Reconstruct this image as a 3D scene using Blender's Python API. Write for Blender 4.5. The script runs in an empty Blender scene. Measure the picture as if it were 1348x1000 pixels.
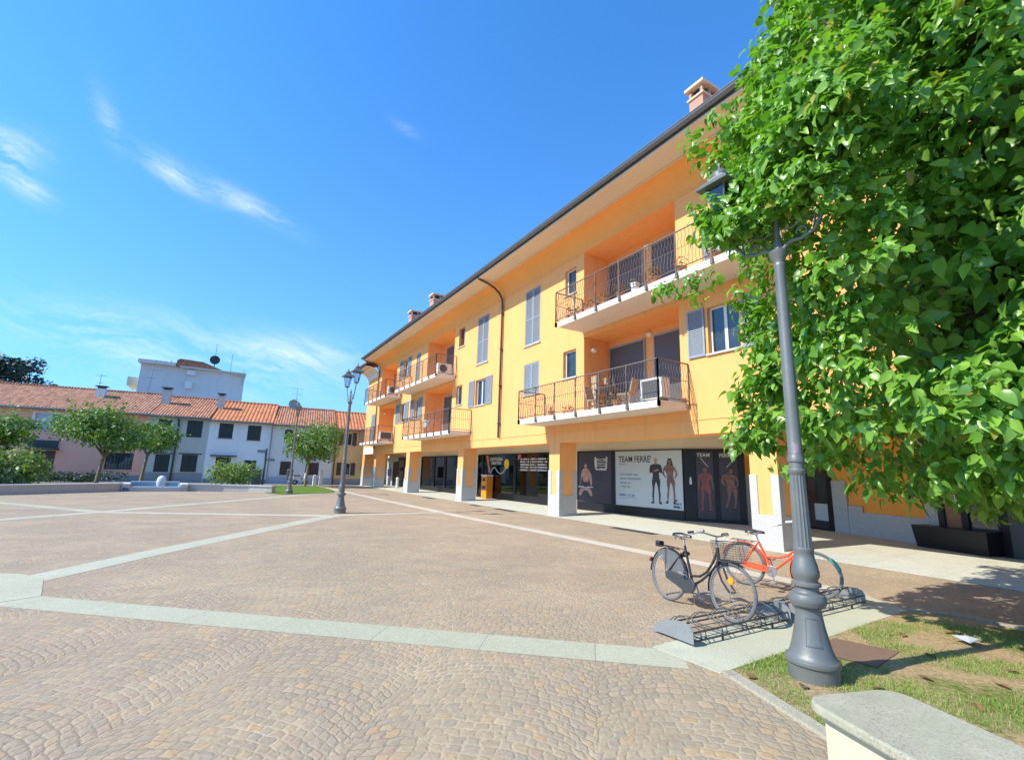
import bpy, bmesh, math, random
import numpy as np
from mathutils import Vector, Matrix, noise as mnoise

random.seed(7)
RNG = np.random.default_rng(11)
SC = bpy.context.scene
COL = SC.collection
rad = math.radians

# ------------------------------------------------------------------ node helpers
class S:
    """socket wrapper: python arithmetic becomes Math nodes"""
    def __init__(s, nt, sock): s.nt = nt; s.k = sock
    def _m(s, op, *a, clamp=False):
        n = s.nt.nodes.new('ShaderNodeMath'); n.operation = op; n.use_clamp = clamp
        for i, q in enumerate(a):
            if isinstance(q, S): s.nt.links.new(q.k, n.inputs[i])
            else: n.inputs[i].default_value = q
        return S(s.nt, n.outputs[0])
    def __add__(s, o): return s._m('ADD', s, o)
    def __radd__(s, o): return s._m('ADD', o, s)
    def __sub__(s, o): return s._m('SUBTRACT', s, o)
    def __rsub__(s, o): return s._m('SUBTRACT', o, s)
    def __mul__(s, o): return s._m('MULTIPLY', s, o)
    def __rmul__(s, o): return s._m('MULTIPLY', o, s)
    def __truediv__(s, o): return s._m('DIVIDE', s, o)
    def f(s, op, *a, **k): return s._m(op, s, *a, **k)

def mk(name):
    m = bpy.data.materials.new(name); m.use_nodes = True
    nt = m.node_tree
    return m, nt, nt.nodes['Principled BSDF']

def pos(nt):
    g = nt.nodes.new('ShaderNodeNewGeometry')
    return g.outputs['Position']

def xyz(nt, sock):
    n = nt.nodes.new('ShaderNodeSeparateXYZ'); nt.links.new(sock, n.inputs[0])
    return [S(nt, n.outputs[i]) for i in range(3)]

def comb(nt, *a):
    n = nt.nodes.new('ShaderNodeCombineXYZ')
    for i, q in enumerate(a):
        if isinstance(q, S): nt.links.new(q.k, n.inputs[i])
        else: n.inputs[i].default_value = q
    return n.outputs[0]

def nz(nt, vec, scale, detail=4, rough=.6):
    n = nt.nodes.new('ShaderNodeTexNoise')
    n.inputs['Scale'].default_value = scale; n.inputs['Detail'].default_value = detail
    n.inputs['Roughness'].default_value = rough
    nt.links.new(vec, n.inputs['Vector'])
    return S(nt, n.outputs['Fac'])

def ramp(nt, fac, stops, const=False):
    n = nt.nodes.new('ShaderNodeValToRGB')
    if const: n.color_ramp.interpolation = 'CONSTANT'
    e = n.color_ramp.elements
    while len(e) < len(stops): e.new(.5)
    for q, (p, c) in zip(e, stops): q.position = p; q.color = (*c, 1)
    nt.links.new(fac.k, n.inputs[0])
    return n.outputs[0]

def mix(nt, fac, a, b, mode='MIX'):
    n = nt.nodes.new('ShaderNodeMix'); n.data_type = 'RGBA'; n.blend_type = mode
    for i, q in ((0, fac), (6, a), (7, b)):
        if isinstance(q, S): nt.links.new(q.k, n.inputs[i])
        elif isinstance(q, (float, int)): n.inputs[i].default_value = q
        elif isinstance(q, tuple): n.inputs[i].default_value = (*q, 1)
        else: nt.links.new(q, n.inputs[i])
    return n.outputs[2]

def bump(nt, b, h, dist=.01, strength=1.):
    n = nt.nodes.new('ShaderNodeBump')
    n.inputs['Distance'].default_value = dist; n.inputs['Strength'].default_value = strength
    nt.links.new(h.k if isinstance(h, S) else h, n.inputs['Height'])
    nt.links.new(n.outputs[0], b.inputs['Normal'])

def sc(c, k): return tuple(min(1, x * k) for x in c)

def noisy(name, col, rough=.8, var=.1, scale=1.5, fine=40., bmp=0., bscale=80., metal=0., spec=.5, dirt=None):
    """plain painted / mineral surface: two scales of tone variation and a fine bump"""
    m, nt, b = mk(name)
    P = pos(nt)
    a = nz(nt, P, scale, 5); c = nz(nt, P, fine, 3)
    t = a * .65 + c * .35
    colr = ramp(nt, t, [(.25, sc(col, 1 - var)), (.75, sc(col, 1 + var))])
    if dirt:
        d = nz(nt, P, scale * .6 + .3, 6, .7)
        k = d.f('SUBTRACT', .52)._m('MULTIPLY', d.f('SUBTRACT', .52), 6., clamp=True) * .6
        colr = mix(nt, k, colr, dirt)
    nt.links.new(colr, b.inputs['Base Color'])
    b.inputs['Roughness'].default_value = rough; b.inputs['Metallic'].default_value = metal
    b.inputs['Specular IOR Level'].default_value = spec
    if bmp: bump(nt, b, nz(nt, P, bscale, 4), bmp)
    return m

def stucco(name, col, var=.07, streak=.10):
    m, nt, b = mk(name)
    P = pos(nt); x, y, z = xyz(nt, P)
    big = nz(nt, P, .35, 5, .65); mid = nz(nt, P, 3., 5); fine = nz(nt, P, 60., 3)
    st = nz(nt, comb(nt, x * 3.5, y * 3.5, z * .22), 1., 5, .7)
    t = big * .5 + mid * .3 + fine * .2
    c = ramp(nt, t, [(.3, sc(col, 1 - var)), (.7, sc(col, 1 + var))])
    k = (st - .55)._m('MULTIPLY', st - .55, 5., clamp=True) * streak * 4
    c = mix(nt, k, c, tuple(q * .62 + .03 for q in col))
    nt.links.new(c, b.inputs['Base Color'])
    b.inputs['Roughness'].default_value = .93; b.inputs['Specular IOR Level'].default_value = .2
    bump(nt, b, fine * .6 + mid * .4, .006)
    return m

def granite(name, col, speck=.35, var=.08, tint=None):
    m, nt, b = mk(name)
    P = pos(nt)
    v = nt.nodes.new('ShaderNodeTexVoronoi'); v.inputs['Scale'].default_value = 130
    nt.links.new(P, v.inputs['Vector'])
    s = nt.nodes.new('ShaderNodeSeparateColor'); nt.links.new(v.outputs['Color'], s.inputs[0])
    sp = S(nt, s.outputs[0])
    big = nz(nt, P, 1.1, 6, .65); med = nz(nt, P, 9, 4)
    c = ramp(nt, sp, [(0, sc(col, 1 - speck)), (.22, sc(col, .95)), (.8, sc(col, 1.04)), (1, sc(col, 1 + speck * .5))])
    tone = ramp(nt, big * .7 + med * .3, [(.3, (1 - var * 2,) * 3), (.7, (1, 1, 1))])
    c = mix(nt, 1., c, tone, 'MULTIPLY')
    if tint:
        g = nz(nt, P, 2.3, 5)
        c = mix(nt, (g - .5)._m('MULTIPLY', g - .5, 4., clamp=True), c, tint)
    nt.links.new(c, b.inputs['Base Color']); b.inputs['Roughness'].default_value = .75
    b.inputs['Specular IOR Level'].default_value = .3
    bump(nt, b, sp * .4 + med * .6, .003)
    return m

def cobbles(name):
    """porphyry setts laid in segmental arches, from world position"""
    m, nt, b = mk(name)
    P = pos(nt); x, y, z = xyz(nt, P)
    w1 = nz(nt, P, 1.3, 2) - .5; w2 = nz(nt, comb(nt, x + 31., y, z), 1.3, 2) - .5
    j1 = nz(nt, P, 9., 2) - .5; j2 = nz(nt, comb(nt, x, y + 17., z), 9., 2) - .5
    th = rad(-41)
    k1 = nz(nt, P, 24., 2) - .5; k2 = nz(nt, comb(nt, x, y + 5., z), 24., 2) - .5
    xx = x + w1 * .14 + j1 * .07 + k1 * .022; yy = y + w2 * .14 + j2 * .07 + k2 * .022
    u = xx * math.cos(th) + yy * math.sin(th); v = yy * math.cos(th) - xx * math.sin(th)
    W, R, H, L = 1.45, 1.12, .084, .094
    cu = (u / W); ci = cu.f('FLOOR'); lx = (cu - ci - .5) * W
    arc = (R * R - lx * lx).f('SQRT')
    r = (v + 40. + arc * -1.) / H
    row = r.f('FLOOR'); fy = r - row
    al = (lx / R).f('ARCSINE') * R / L + row * .5 + ci * .37
    wn0 = nt.nodes.new('ShaderNodeTexWhiteNoise'); wn0.noise_dimensions = '2D'
    nt.links.new(comb(nt, row, ci, 0.), wn0.inputs['Vector'])
    al = al + S(nt, wn0.outputs['Value']) * .6 + 60.
    st = al.f('FLOOR'); fa = al - st
    ex = fa.f('MINIMUM', 1. - fa) * L; ey = fy.f('MINIMUM', 1. - fy) * H
    d = ex.f('SMOOTH_MIN', ey, .014)
    rag = (nz(nt, P, 42., 3) - .5) * .010
    d = d + rag
    joint = nt.nodes.new('ShaderNodeMapRange'); joint.interpolation_type = 'SMOOTHSTEP'
    nt.links.new(d.k, joint.inputs[0])
    joint.inputs[1].default_value = .0; joint.inputs[2].default_value = .0075
    jm = S(nt, joint.outputs[0])
    wn = nt.nodes.new('ShaderNodeTexWhiteNoise'); wn.noise_dimensions = '3D'
    nt.links.new(comb(nt, st, row, ci), wn.inputs['Vector'])
    rv = S(nt, wn.outputs['Value'])
    cs = ramp(nt, rv, [(0, (.345, .295, .215)), (.14, (.375, .320, .235)), (.28, (.305, .275, .215)), (.42, (.392, .332, .240)), (.56, (.350, .312, .240)),
                       (.68, (.365, .290, .220)), (.80, (.318, .292, .235)), (.90, (.395, .330, .225)), (.97, (.410, .315, .195)), (1, (.425, .370, .275))])
    big = nz(nt, P, .22, 4, .6)
    face = nz(nt, P, 26., 5, .7)
    cs = mix(nt, 1., cs, ramp(nt, face, [(.25, (.74, .74, .74)), (.75, (1.16, 1.16, 1.16))]), 'MULTIPLY')
    sand = nz(nt, P, .8, 4)
    jc = ramp(nt, sand, [(.44, (.230, .205, .160)), (.68, (.55, .475, .335))])
    c = mix(nt, jm, jc, cs)
    c = mix(nt, 1., c, (1.10, 1.025, .93), 'MULTIPLY')
    c = mix(nt, 1., c, ramp(nt, big, [(.3, (.90, .90, .92)), (.72, (1.08, 1.04, 1.0))]), 'MULTIPLY')
    dk = nz(nt, P, .42, 7, .75)
    kk = (dk - .56)._m('MULTIPLY', dk - .56, 5., clamp=True) * .42
    c = mix(nt, kk, c, (.17, .15, .13))
    nt.links.new(c, b.inputs['Base Color'])
    b.inputs['Roughness'].default_value = .82; b.inputs['Specular IOR Level'].default_value = .3
    dome = nt.nodes.new('ShaderNodeMapRange'); dome.interpolation_type = 'SMOOTHSTEP'
    nt.links.new(d.k, dome.inputs[0]); dome.inputs[1].default_value = 0; dome.inputs[2].default_value = .022
    tilt = rv * .35
    bump(nt, b, S(nt, dome.outputs[0]) * .7 + tilt * jm * .5 + face * .5, .0055, .75)
    return m

def slabs(name, col, step, ang, seam=.006, var=.10):
    """long granite strips cut in slabs: seams across direction ang"""
    m, nt, b = mk(name)
    P = pos(nt); x, y, z = xyz(nt, P)
    t = (x * math.cos(ang) + y * math.sin(ang)) / step
    i = t.f('FLOOR'); f = t - i
    e = f.f('MINIMUM', 1. - f) * step
    jm = (e * (1 / seam))._m('MINIMUM', e * (1 / seam), 1.)
    wn = nt.nodes.new('ShaderNodeTexWhiteNoise'); wn.noise_dimensions = '1D'
    nt.links.new(i.k, wn.inputs['W'])
    rv = S(nt, wn.outputs['Value'])
    v = nt.nodes.new('ShaderNodeTexVoronoi'); v.inputs['Scale'].default_value = 150
    nt.links.new(P, v.inputs['Vector'])
    s = nt.nodes.new('ShaderNodeSeparateColor'); nt.links.new(v.outputs['Color'], s.inputs[0])
    sp = S(nt, s.outputs[0]); big = nz(nt, P, 2.2, 6, .7); fn = nz(nt, P, 20, 5, .7)
    c = ramp(nt, sp * .35 + fn * .4 + big * .25, [(.25, sc(col, .70)), (.55, col), (.8, sc(col, 1.22))])
    c = mix(nt, 1., c, ramp(nt, rv, [(0, (1 - var,) * 3), (1, (1, 1, 1))]), 'MULTIPLY')
    st = nz(nt, P, .9, 6, .75)
    c = mix(nt, (st - .53)._m('MULTIPLY', st - .53, 5., clamp=True) * .5, c, sc(col, .62))
    c = mix(nt, jm, sc(col, .5), c)
    nt.links.new(c, b.inputs['Base Color']); b.inputs['Roughness'].default_value = .8
    b.inputs['Specular IOR Level'].default_value = .3
    bump(nt, b, jm * .5 + fn * .4, .004)
    return m

def glassy(name, col=(.015, .02, .022), rough=.04, spec=.8):
    m, nt, b = mk(name)
    P = pos(nt)
    n = nz(nt, P, 1.3, 3)
    c = ramp(nt, n, [(.3, sc(col, .6)), (.7, sc(col, 1.6))])
    nt.links.new(c, b.inputs['Base Color'])
    b.inputs['Roughness'].default_value = rough; b.inputs['Specular IOR Level'].default_value = spec
    bump(nt, b, nz(nt, P, .7, 1), .01)
    return m

def clearpane(name, tint=(.55, .66, .62)):
    m, nt, b = mk(name)
    nt.nodes.remove(b)
    out = nt.nodes['Material Output']
    tr = nt.nodes.new('ShaderNodeBsdfTransparent'); tr.inputs[0].default_value = (*tint, 1)
    gl = nt.nodes.new('ShaderNodeBsdfGlossy'); gl.inputs['Roughness'].default_value = .01
    fr = nt.nodes.new('ShaderNodeFresnel'); fr.inputs[0].default_value = 1.9
    mx = nt.nodes.new('ShaderNodeMixShader')
    nt.links.new(fr.outputs[0], mx.inputs[0]); nt.links.new(tr.outputs[0], mx.inputs[1]); nt.links.new(gl.outputs[0], mx.inputs[2])
    nt.links.new(mx.outputs[0], out.inputs[0])
    return m

def leafmat(name, lo, hi, trans=.35, gloss=.35, hue=None, hthr=.965):
    m, nt, b = mk(name)
    g = nt.nodes.new('ShaderNodeNewGeometry')
    r = S(nt, g.outputs['Random Per Island'])
    big = nz(nt, g.outputs['Position'], 1.7, 3)
    t = r * .75 + big * .5 - .12
    stops = [(0, lo), (.6, tuple((a + c) / 2 for a, c in zip(lo, hi))), (1, hi)]
    c = ramp(nt, t, stops)
    if hue: c = mix(nt, (r - .94)._m('GREATER_THAN', r, hthr), c, hue)
    nt.links.new(c, b.inputs['Base Color'])
    b.inputs['Roughness'].default_value = gloss; b.inputs['Specular IOR Level'].default_value = .6
    tl = nt.nodes.new('ShaderNodeBsdfTranslucent')
    c2 = mix(nt, 1., c, (1.25, 1.5, .45), 'MULTIPLY')
    nt.links.new(c2, tl.inputs[0])
    mx = nt.nodes.new('ShaderNodeMixShader'); mx.inputs[0].default_value = trans
    nt.links.new(b.outputs[0], mx.inputs[1]); nt.links.new(tl.outputs[0], mx.inputs[2])
    nt.links.new(mx.outputs[0], nt.nodes['Material Output'].inputs[0])
    return m

def tiles(name, col, ex, ey, pitch=.22, var=.35, old=.5):
    """pantiles: rounded ridges down the slope (across direction ex,ey), rows along it"""
    m, nt, b = mk(name)
    P = pos(nt); x, y, z = xyz(nt, P)
    s = (x * ex + y * ey) / pitch
    si = s.f('FLOOR'); f = s - si
    hump = (f - .5)._m('ABSOLUTE', f - .5)
    h = 1. - hump * hump * 4.
    zz = z / .17; zi = zz.f('FLOOR'); zf = zz - zi
    wn = nt.nodes.new('ShaderNodeTexWhiteNoise'); wn.noise_dimensions = '2D'
    nt.links.new(comb(nt, si, zi, 0.), wn.inputs['Vector'])
    rv = S(nt, wn.outputs['Value'])
    age = nz(nt, P, .5, 6, .7)
    c = ramp(nt, rv * .6 + age * .4, [(.1, sc(col, 1 - var)), (.5, col), (.9, sc(col, 1 + var))])
    c = mix(nt, (age - .5)._m('MULTIPLY', age - .5, 5., clamp=True) * old, c, (.21, .15, .11))
    nt.links.new(c, b.inputs['Base Color']); b.inputs['Roughness'].default_value = .9
    b.inputs['Specular IOR Level'].default_value = .2
    bump(nt, b, h + zf * .3, .06)
    return m

def lawnmat(name, green, dry, thr=.5):
    m, nt, b = mk(name)
    P = pos(nt)
    a = nz(nt, P, .9, 6, .65); f = nz(nt, P, 28., 5, .75)
    g = ramp(nt, f, [(.3, sc(green, .55)), (.7, sc(green, 1.4))])
    d = ramp(nt, f, [(.3, sc(dry, .65)), (.7, sc(dry, 1.25))])
    k = ((a * .8 + f * .2) - thr)
    c = mix(nt, k._m('MULTIPLY', k, 9., clamp=True), g, d)
    nt.links.new(c, b.inputs['Base Color']); b.inputs['Roughness'].default_value = .95
    b.inputs['Specular IOR Level'].default_value = .1
    bump(nt, b, f, .03)
    return m

M = {}
M['yellow'] = stucco('plaster_yellow', (.93, .445, .158), .09, streak=.13)
M['orange_cove'] = stucco('plaster_orange', (.92, .435, .128), streak=.04)
M['panel_orange'] = stucco('plaster_panel_orange', (.88, .36, .075), streak=.04)
M['cream'] = stucco('plaster_cream', (.74, .62, .46), streak=.03)
M['white_plaster'] = stucco('plaster_white', (.82, .76, .66), streak=.04)
M['slab'] = noisy('balcony_slab_paint', (.74, .68, .60), .85, .06, bmp=.003)
M['granite'] = granite('granite_cladding', (.56, .55, .53))
M['granite_grey'] = granite('granite_plinth', (.50, .515, .50), .4)
M['seat_top'] = granite('granite_seat', (.49, .465, .34), .3, .18, tint=(.35, .35, .24))
M['gutter'] = noisy('gutter_metal', (.17, .185, .20), .45, .12, metal=.3)
M['copper'] = noisy('downpipe_metal', (.115, .068, .045), .4, .2, metal=.55)
M['rail'] = noisy('railing_iron', (.165, .125, .098), .55, .2)
M['iron'] = noisy('lamp_cast_iron', (.168, .175, .165), .42, .14, 6., 90., .002, 120, .25, dirt=(.20, .21, .21))
M['shutter'] = noisy('shutter_paint_grey', (.285, .325, .365), .55, .06, 2.)
M['win_white'] = noisy('window_frame_white', (.74, .73, .70), .5, .04)
M['sill'] = granite('window_sill_stone', (.60, .57, .52), .15)
M['pane'] = glassy('window_glass', (.03, .04, .045), .03, .9)
M['black'] = noisy('shopfront_black', (.013, .014, .017), .38, .25, 2., spec=.3)
M['darkwood'] = noisy('roller_shutter_grey', (.115, .115, .125), .6, .1)
M['shopglass'] = clearpane('shop_glass')
M['bronze_glass'] = clearpane('lantern_glass', (.80, .84, .86))
M['cob'] = cobbles('porphyry_setts')
M['pave'] = slabs('pavement_concrete', (.57, .565, .465), 1.2, rad(90), .004, .06)
M['pad'] = noisy('concrete_pad', (.475, .475, .345), .9, .16, 1.2, 45, .006, 60, dirt=(.38, .36, .30))
M['kerb'] = slabs('kerb_stone', (.42, .385, .29), .95, rad(71), .006)
M['asphalt'] = noisy('ground_gravel', (.24, .225, .20), .95, .15, .15, 20)
M['lawn'] = lawnmat('lawn_patchy', (.20, .235, .06), (.50, .365, .20), .40)
M['lawn_far'] = lawnmat('lawn_green', (.125, .205, .035), (.26, .25, .09), .62)
M['rust'] = noisy('manhole_iron', (.20, .125, .085), .8, .15, 5, 60, .004, 90)
M['drain'] = noisy('drain_iron', (.10, .095, .09), .8, .2)
M['bench_wall'] = stucco('bench_plaster', (.60, .54, .37), streak=.12)
M['stone_wall'] = stucco('low_wall_plaster', (.50, .48, .42), .14, streak=.16)
M['bark'] = noisy('bark', (.14, .105, .075), .95, .3, 8, 60, .02, 40)
M['bark_pale'] = noisy('bark_pale', (.26, .21, .15), .95, .25, 8, 60, .02, 40)
M['leaf_big'] = leafmat('leaf_large', (.060, .190, .020), (.330, .560, .075), .34, .34, (.36, .33, .05), .985)
M['leaf_small'] = leafmat('leaf_street_tree', (.10, .20, .04), (.23, .34, .075), .3, .5)
M['leaf_olive'] = leafmat('leaf_shrub_light', (.17, .25, .05), (.30, .38, .10), .3, .5)
M['leaf_dark'] = leafmat('leaf_evergreen', (.016, .045, .020), (.040, .085, .038), .1, .5)
M['grass'] = leafmat('grass_blade', (.12, .26, .025), (.29, .45, .055), .2, .7, (.50, .40, .20), .82)
M['tyre'] = noisy('tyre_rubber', (.028, .028, .03), .8, .2)
M['tyre_grey'] = noisy('tyre_grey_rubber', (.13, .13, .13), .8, .25, 12)
M['chrome'] = noisy('chrome', (.42, .42, .42), .38, .06, metal=.7)
M['bike_black'] = noisy('bicycle_paint_black', (.030, .028, .034), .28, .1)
M['bike_case'] = noisy('chain_case_black', (.042, .048, .052), .45, .1)
M['bike_orange'] = noisy('bicycle_paint_orange', (.80, .105, .035), .32, .05)
M['saddle'] = noisy('saddle_vinyl', (.018, .020, .030), .38, .1)
M['reflector'] = noisy('reflector_orange', (.85, .33, .02), .3, .05)
M['teal'] = noisy('lock_teal', (.05, .36, .30), .5, .08)
M['mesh_guard'] = noisy('skirt_guard_mesh', (.17, .175, .18), .6, .15, 40, 140)
_n = M['mesh_guard'].node_tree; _t = _n.nodes.new('ShaderNodeBsdfTransparent'); _x = _n.nodes.new('ShaderNodeMixShader'); _x.inputs[0].default_value = .42
_n.links.new(_n.nodes['Principled BSDF'].outputs[0], _x.inputs[1]); _n.links.new(_t.outputs[0], _x.inputs[2]); _n.links.new(_x.outputs[0], _n.nodes['Material Output'].inputs[0])
M['wire'] = noisy('rack_steel', (.085, .083, .082), .5, .3, 8, metal=.3)
M['plate'] = noisy('rack_plate_steel', (.235, .25, .25), .6, .18, 5, metal=.1, dirt=(.20, .16, .12))
M['bin_orange'] = noisy('bin_orange', (.80, .27, .015), .45, .06)
M['white_paint'] = noisy('white_paint', (.78, .77, .74), .5, .05)
M['bollard'] = noisy('bollard_stone', (.72, .71, .68), .8, .08)
M['print_white'] = noisy('poster_white', (.50, .55, .54), .4, .05, .8, spec=.35)
M['print_dark'] = noisy('poster_dark', (.058, .050, .060), .4, .3, .9, spec=.3)
M['ink'] = noisy('poster_ink', (.030, .026, .032), .5, .5, 6)
M['ink_grey'] = noisy('poster_ink_grey', (.27, .30, .31), .5, .05)
M['ink_white'] = noisy('poster_ink_white', (.62, .61, .60), .5, .05)
M['ink_red'] = noisy('poster_ink_red', (.22, .065, .05), .5, .6, 6, 24)
M['ink_blue'] = noisy('poster_ink_blue', (.16, .18, .36), .5, .1)
M['skin_print'] = noisy('poster_skin', (.42, .24, .17), .5, .55, 7, 30)
M['skin_print2'] = noisy('poster_skin_tan', (.20, .105, .07), .5, .6, 7, 30)
M['yellow_print'] = noisy('decal_yellow', (.85, .62, .04), .5, .05)
M['pink_print'] = noisy('decal_pink', (.50, .16, .14), .5, .1)
M['cable_print'] = noisy('decal_cable', (.50, .56, .52), .5, .05)
M['brick'] = noisy('chimney_brick', (.52, .29, .19), .9, .18, 6, 40, .004, 30)
M['terracotta'] = noisy('terracotta', (.42, .17, .085), .85, .12, 5)
M['wicker'] = noisy('chair_wood', (.46, .33, .21), .8, .12, 8)
M['plastic_white'] = noisy('white_plastic', (.72, .71, .68), .45, .04)
M['fan'] = noisy('fan_grille', (.10, .10, .10), .6, .15)
M['lightglass'] = noisy('wall_light_glass', (.80, .76, .68), .3, .03)
M['h_pink'] = stucco('house_pink', (.93, .45, .33), streak=.12)
M['h_grey'] = stucco('house_grey', (.55, .56, .51), streak=.14)
M['h_white'] = stucco('house_white', (.86, .86, .86), streak=.06)
M['h_white2'] = stucco('house_offwhite', (.80, .80, .78), streak=.12)
M['h_yellow'] = stucco('house_ochre', (.78, .56, .26), streak=.10)
M['h_beige'] = stucco('house_beige', (.70, .62, .46), streak=.06)
M['h_block'] = stucco('block_pale_grey', (.72, .71, .66), streak=.10)
M['plinth'] = stucco('house_plinth', (.34, .35, .35), streak=.12)
EX, EY = .9907, -.1357
M['tile_old'] = tiles('roof_tiles_weathered', (.40, .20, .125), EX, EY, .21, .35, .55)
M['tile_new'] = tiles('roof_tiles_orange', (.56, .215, .095), EX, EY, .30, .22, .12)
M['tile_mid'] = tiles('roof_tiles_brown', (.44, .20, .115), EX, EY, .21, .35, .4)
M['tile_main'] = tiles('roof_tiles_main', (.40, .19, .11), 0, 1, .22, .3, .4)
M['green_sh'] = noisy('shutter_dark_green', (.030, .042, .045), .5, .1)
M['brown_sh'] = noisy('shutter_brown', (.085, .055, .045), .6, .15)
M['dark_metal'] = noisy('dark_metal', (.05, .055, .06), .5, .15)
M['galv'] = noisy('antenna_metal', (.32, .33, .34), .5, .1, metal=.5)
M['dish'] = noisy('dish_grey', (.30, .37, .38), .5, .08)
M['fountain_in'] = noisy('fountain_basin_blue', (.26, .38, .50), .4, .15, 2)
M['fountain_rim'] = granite('fountain_rim', (.66, .68, .66), .15)
M['paper'] = noisy('paper', (.42, .46, .50), .7, .06)
M['sticker'] = noisy('sticker_faded', (.30, .23, .28), .6, .55, 45)
M['light_blue'] = noisy('bank_panel', (.42, .50, .62), .4, .08)
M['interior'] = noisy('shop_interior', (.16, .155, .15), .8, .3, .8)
M['curtain'] = noisy('curtain_pale', (.52, .56, .53), .9, .08, 3)
M['scooter'] = noisy('scooter_paint', (.70, .71, .72), .3, .03)
M['dry_plant'] = leafmat('leaf_dry', (.20, .11, .04), (.34, .22, .09), .2, .7)
M['utility'] = noisy('utility_green', (.07, .11, .10), .6, .1)
M['wood'] = noisy('wood_frame', (.30, .14, .07), .6, .15, 6)

# ------------------------------------------------------------------ mesh helpers
ORI = {}

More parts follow.
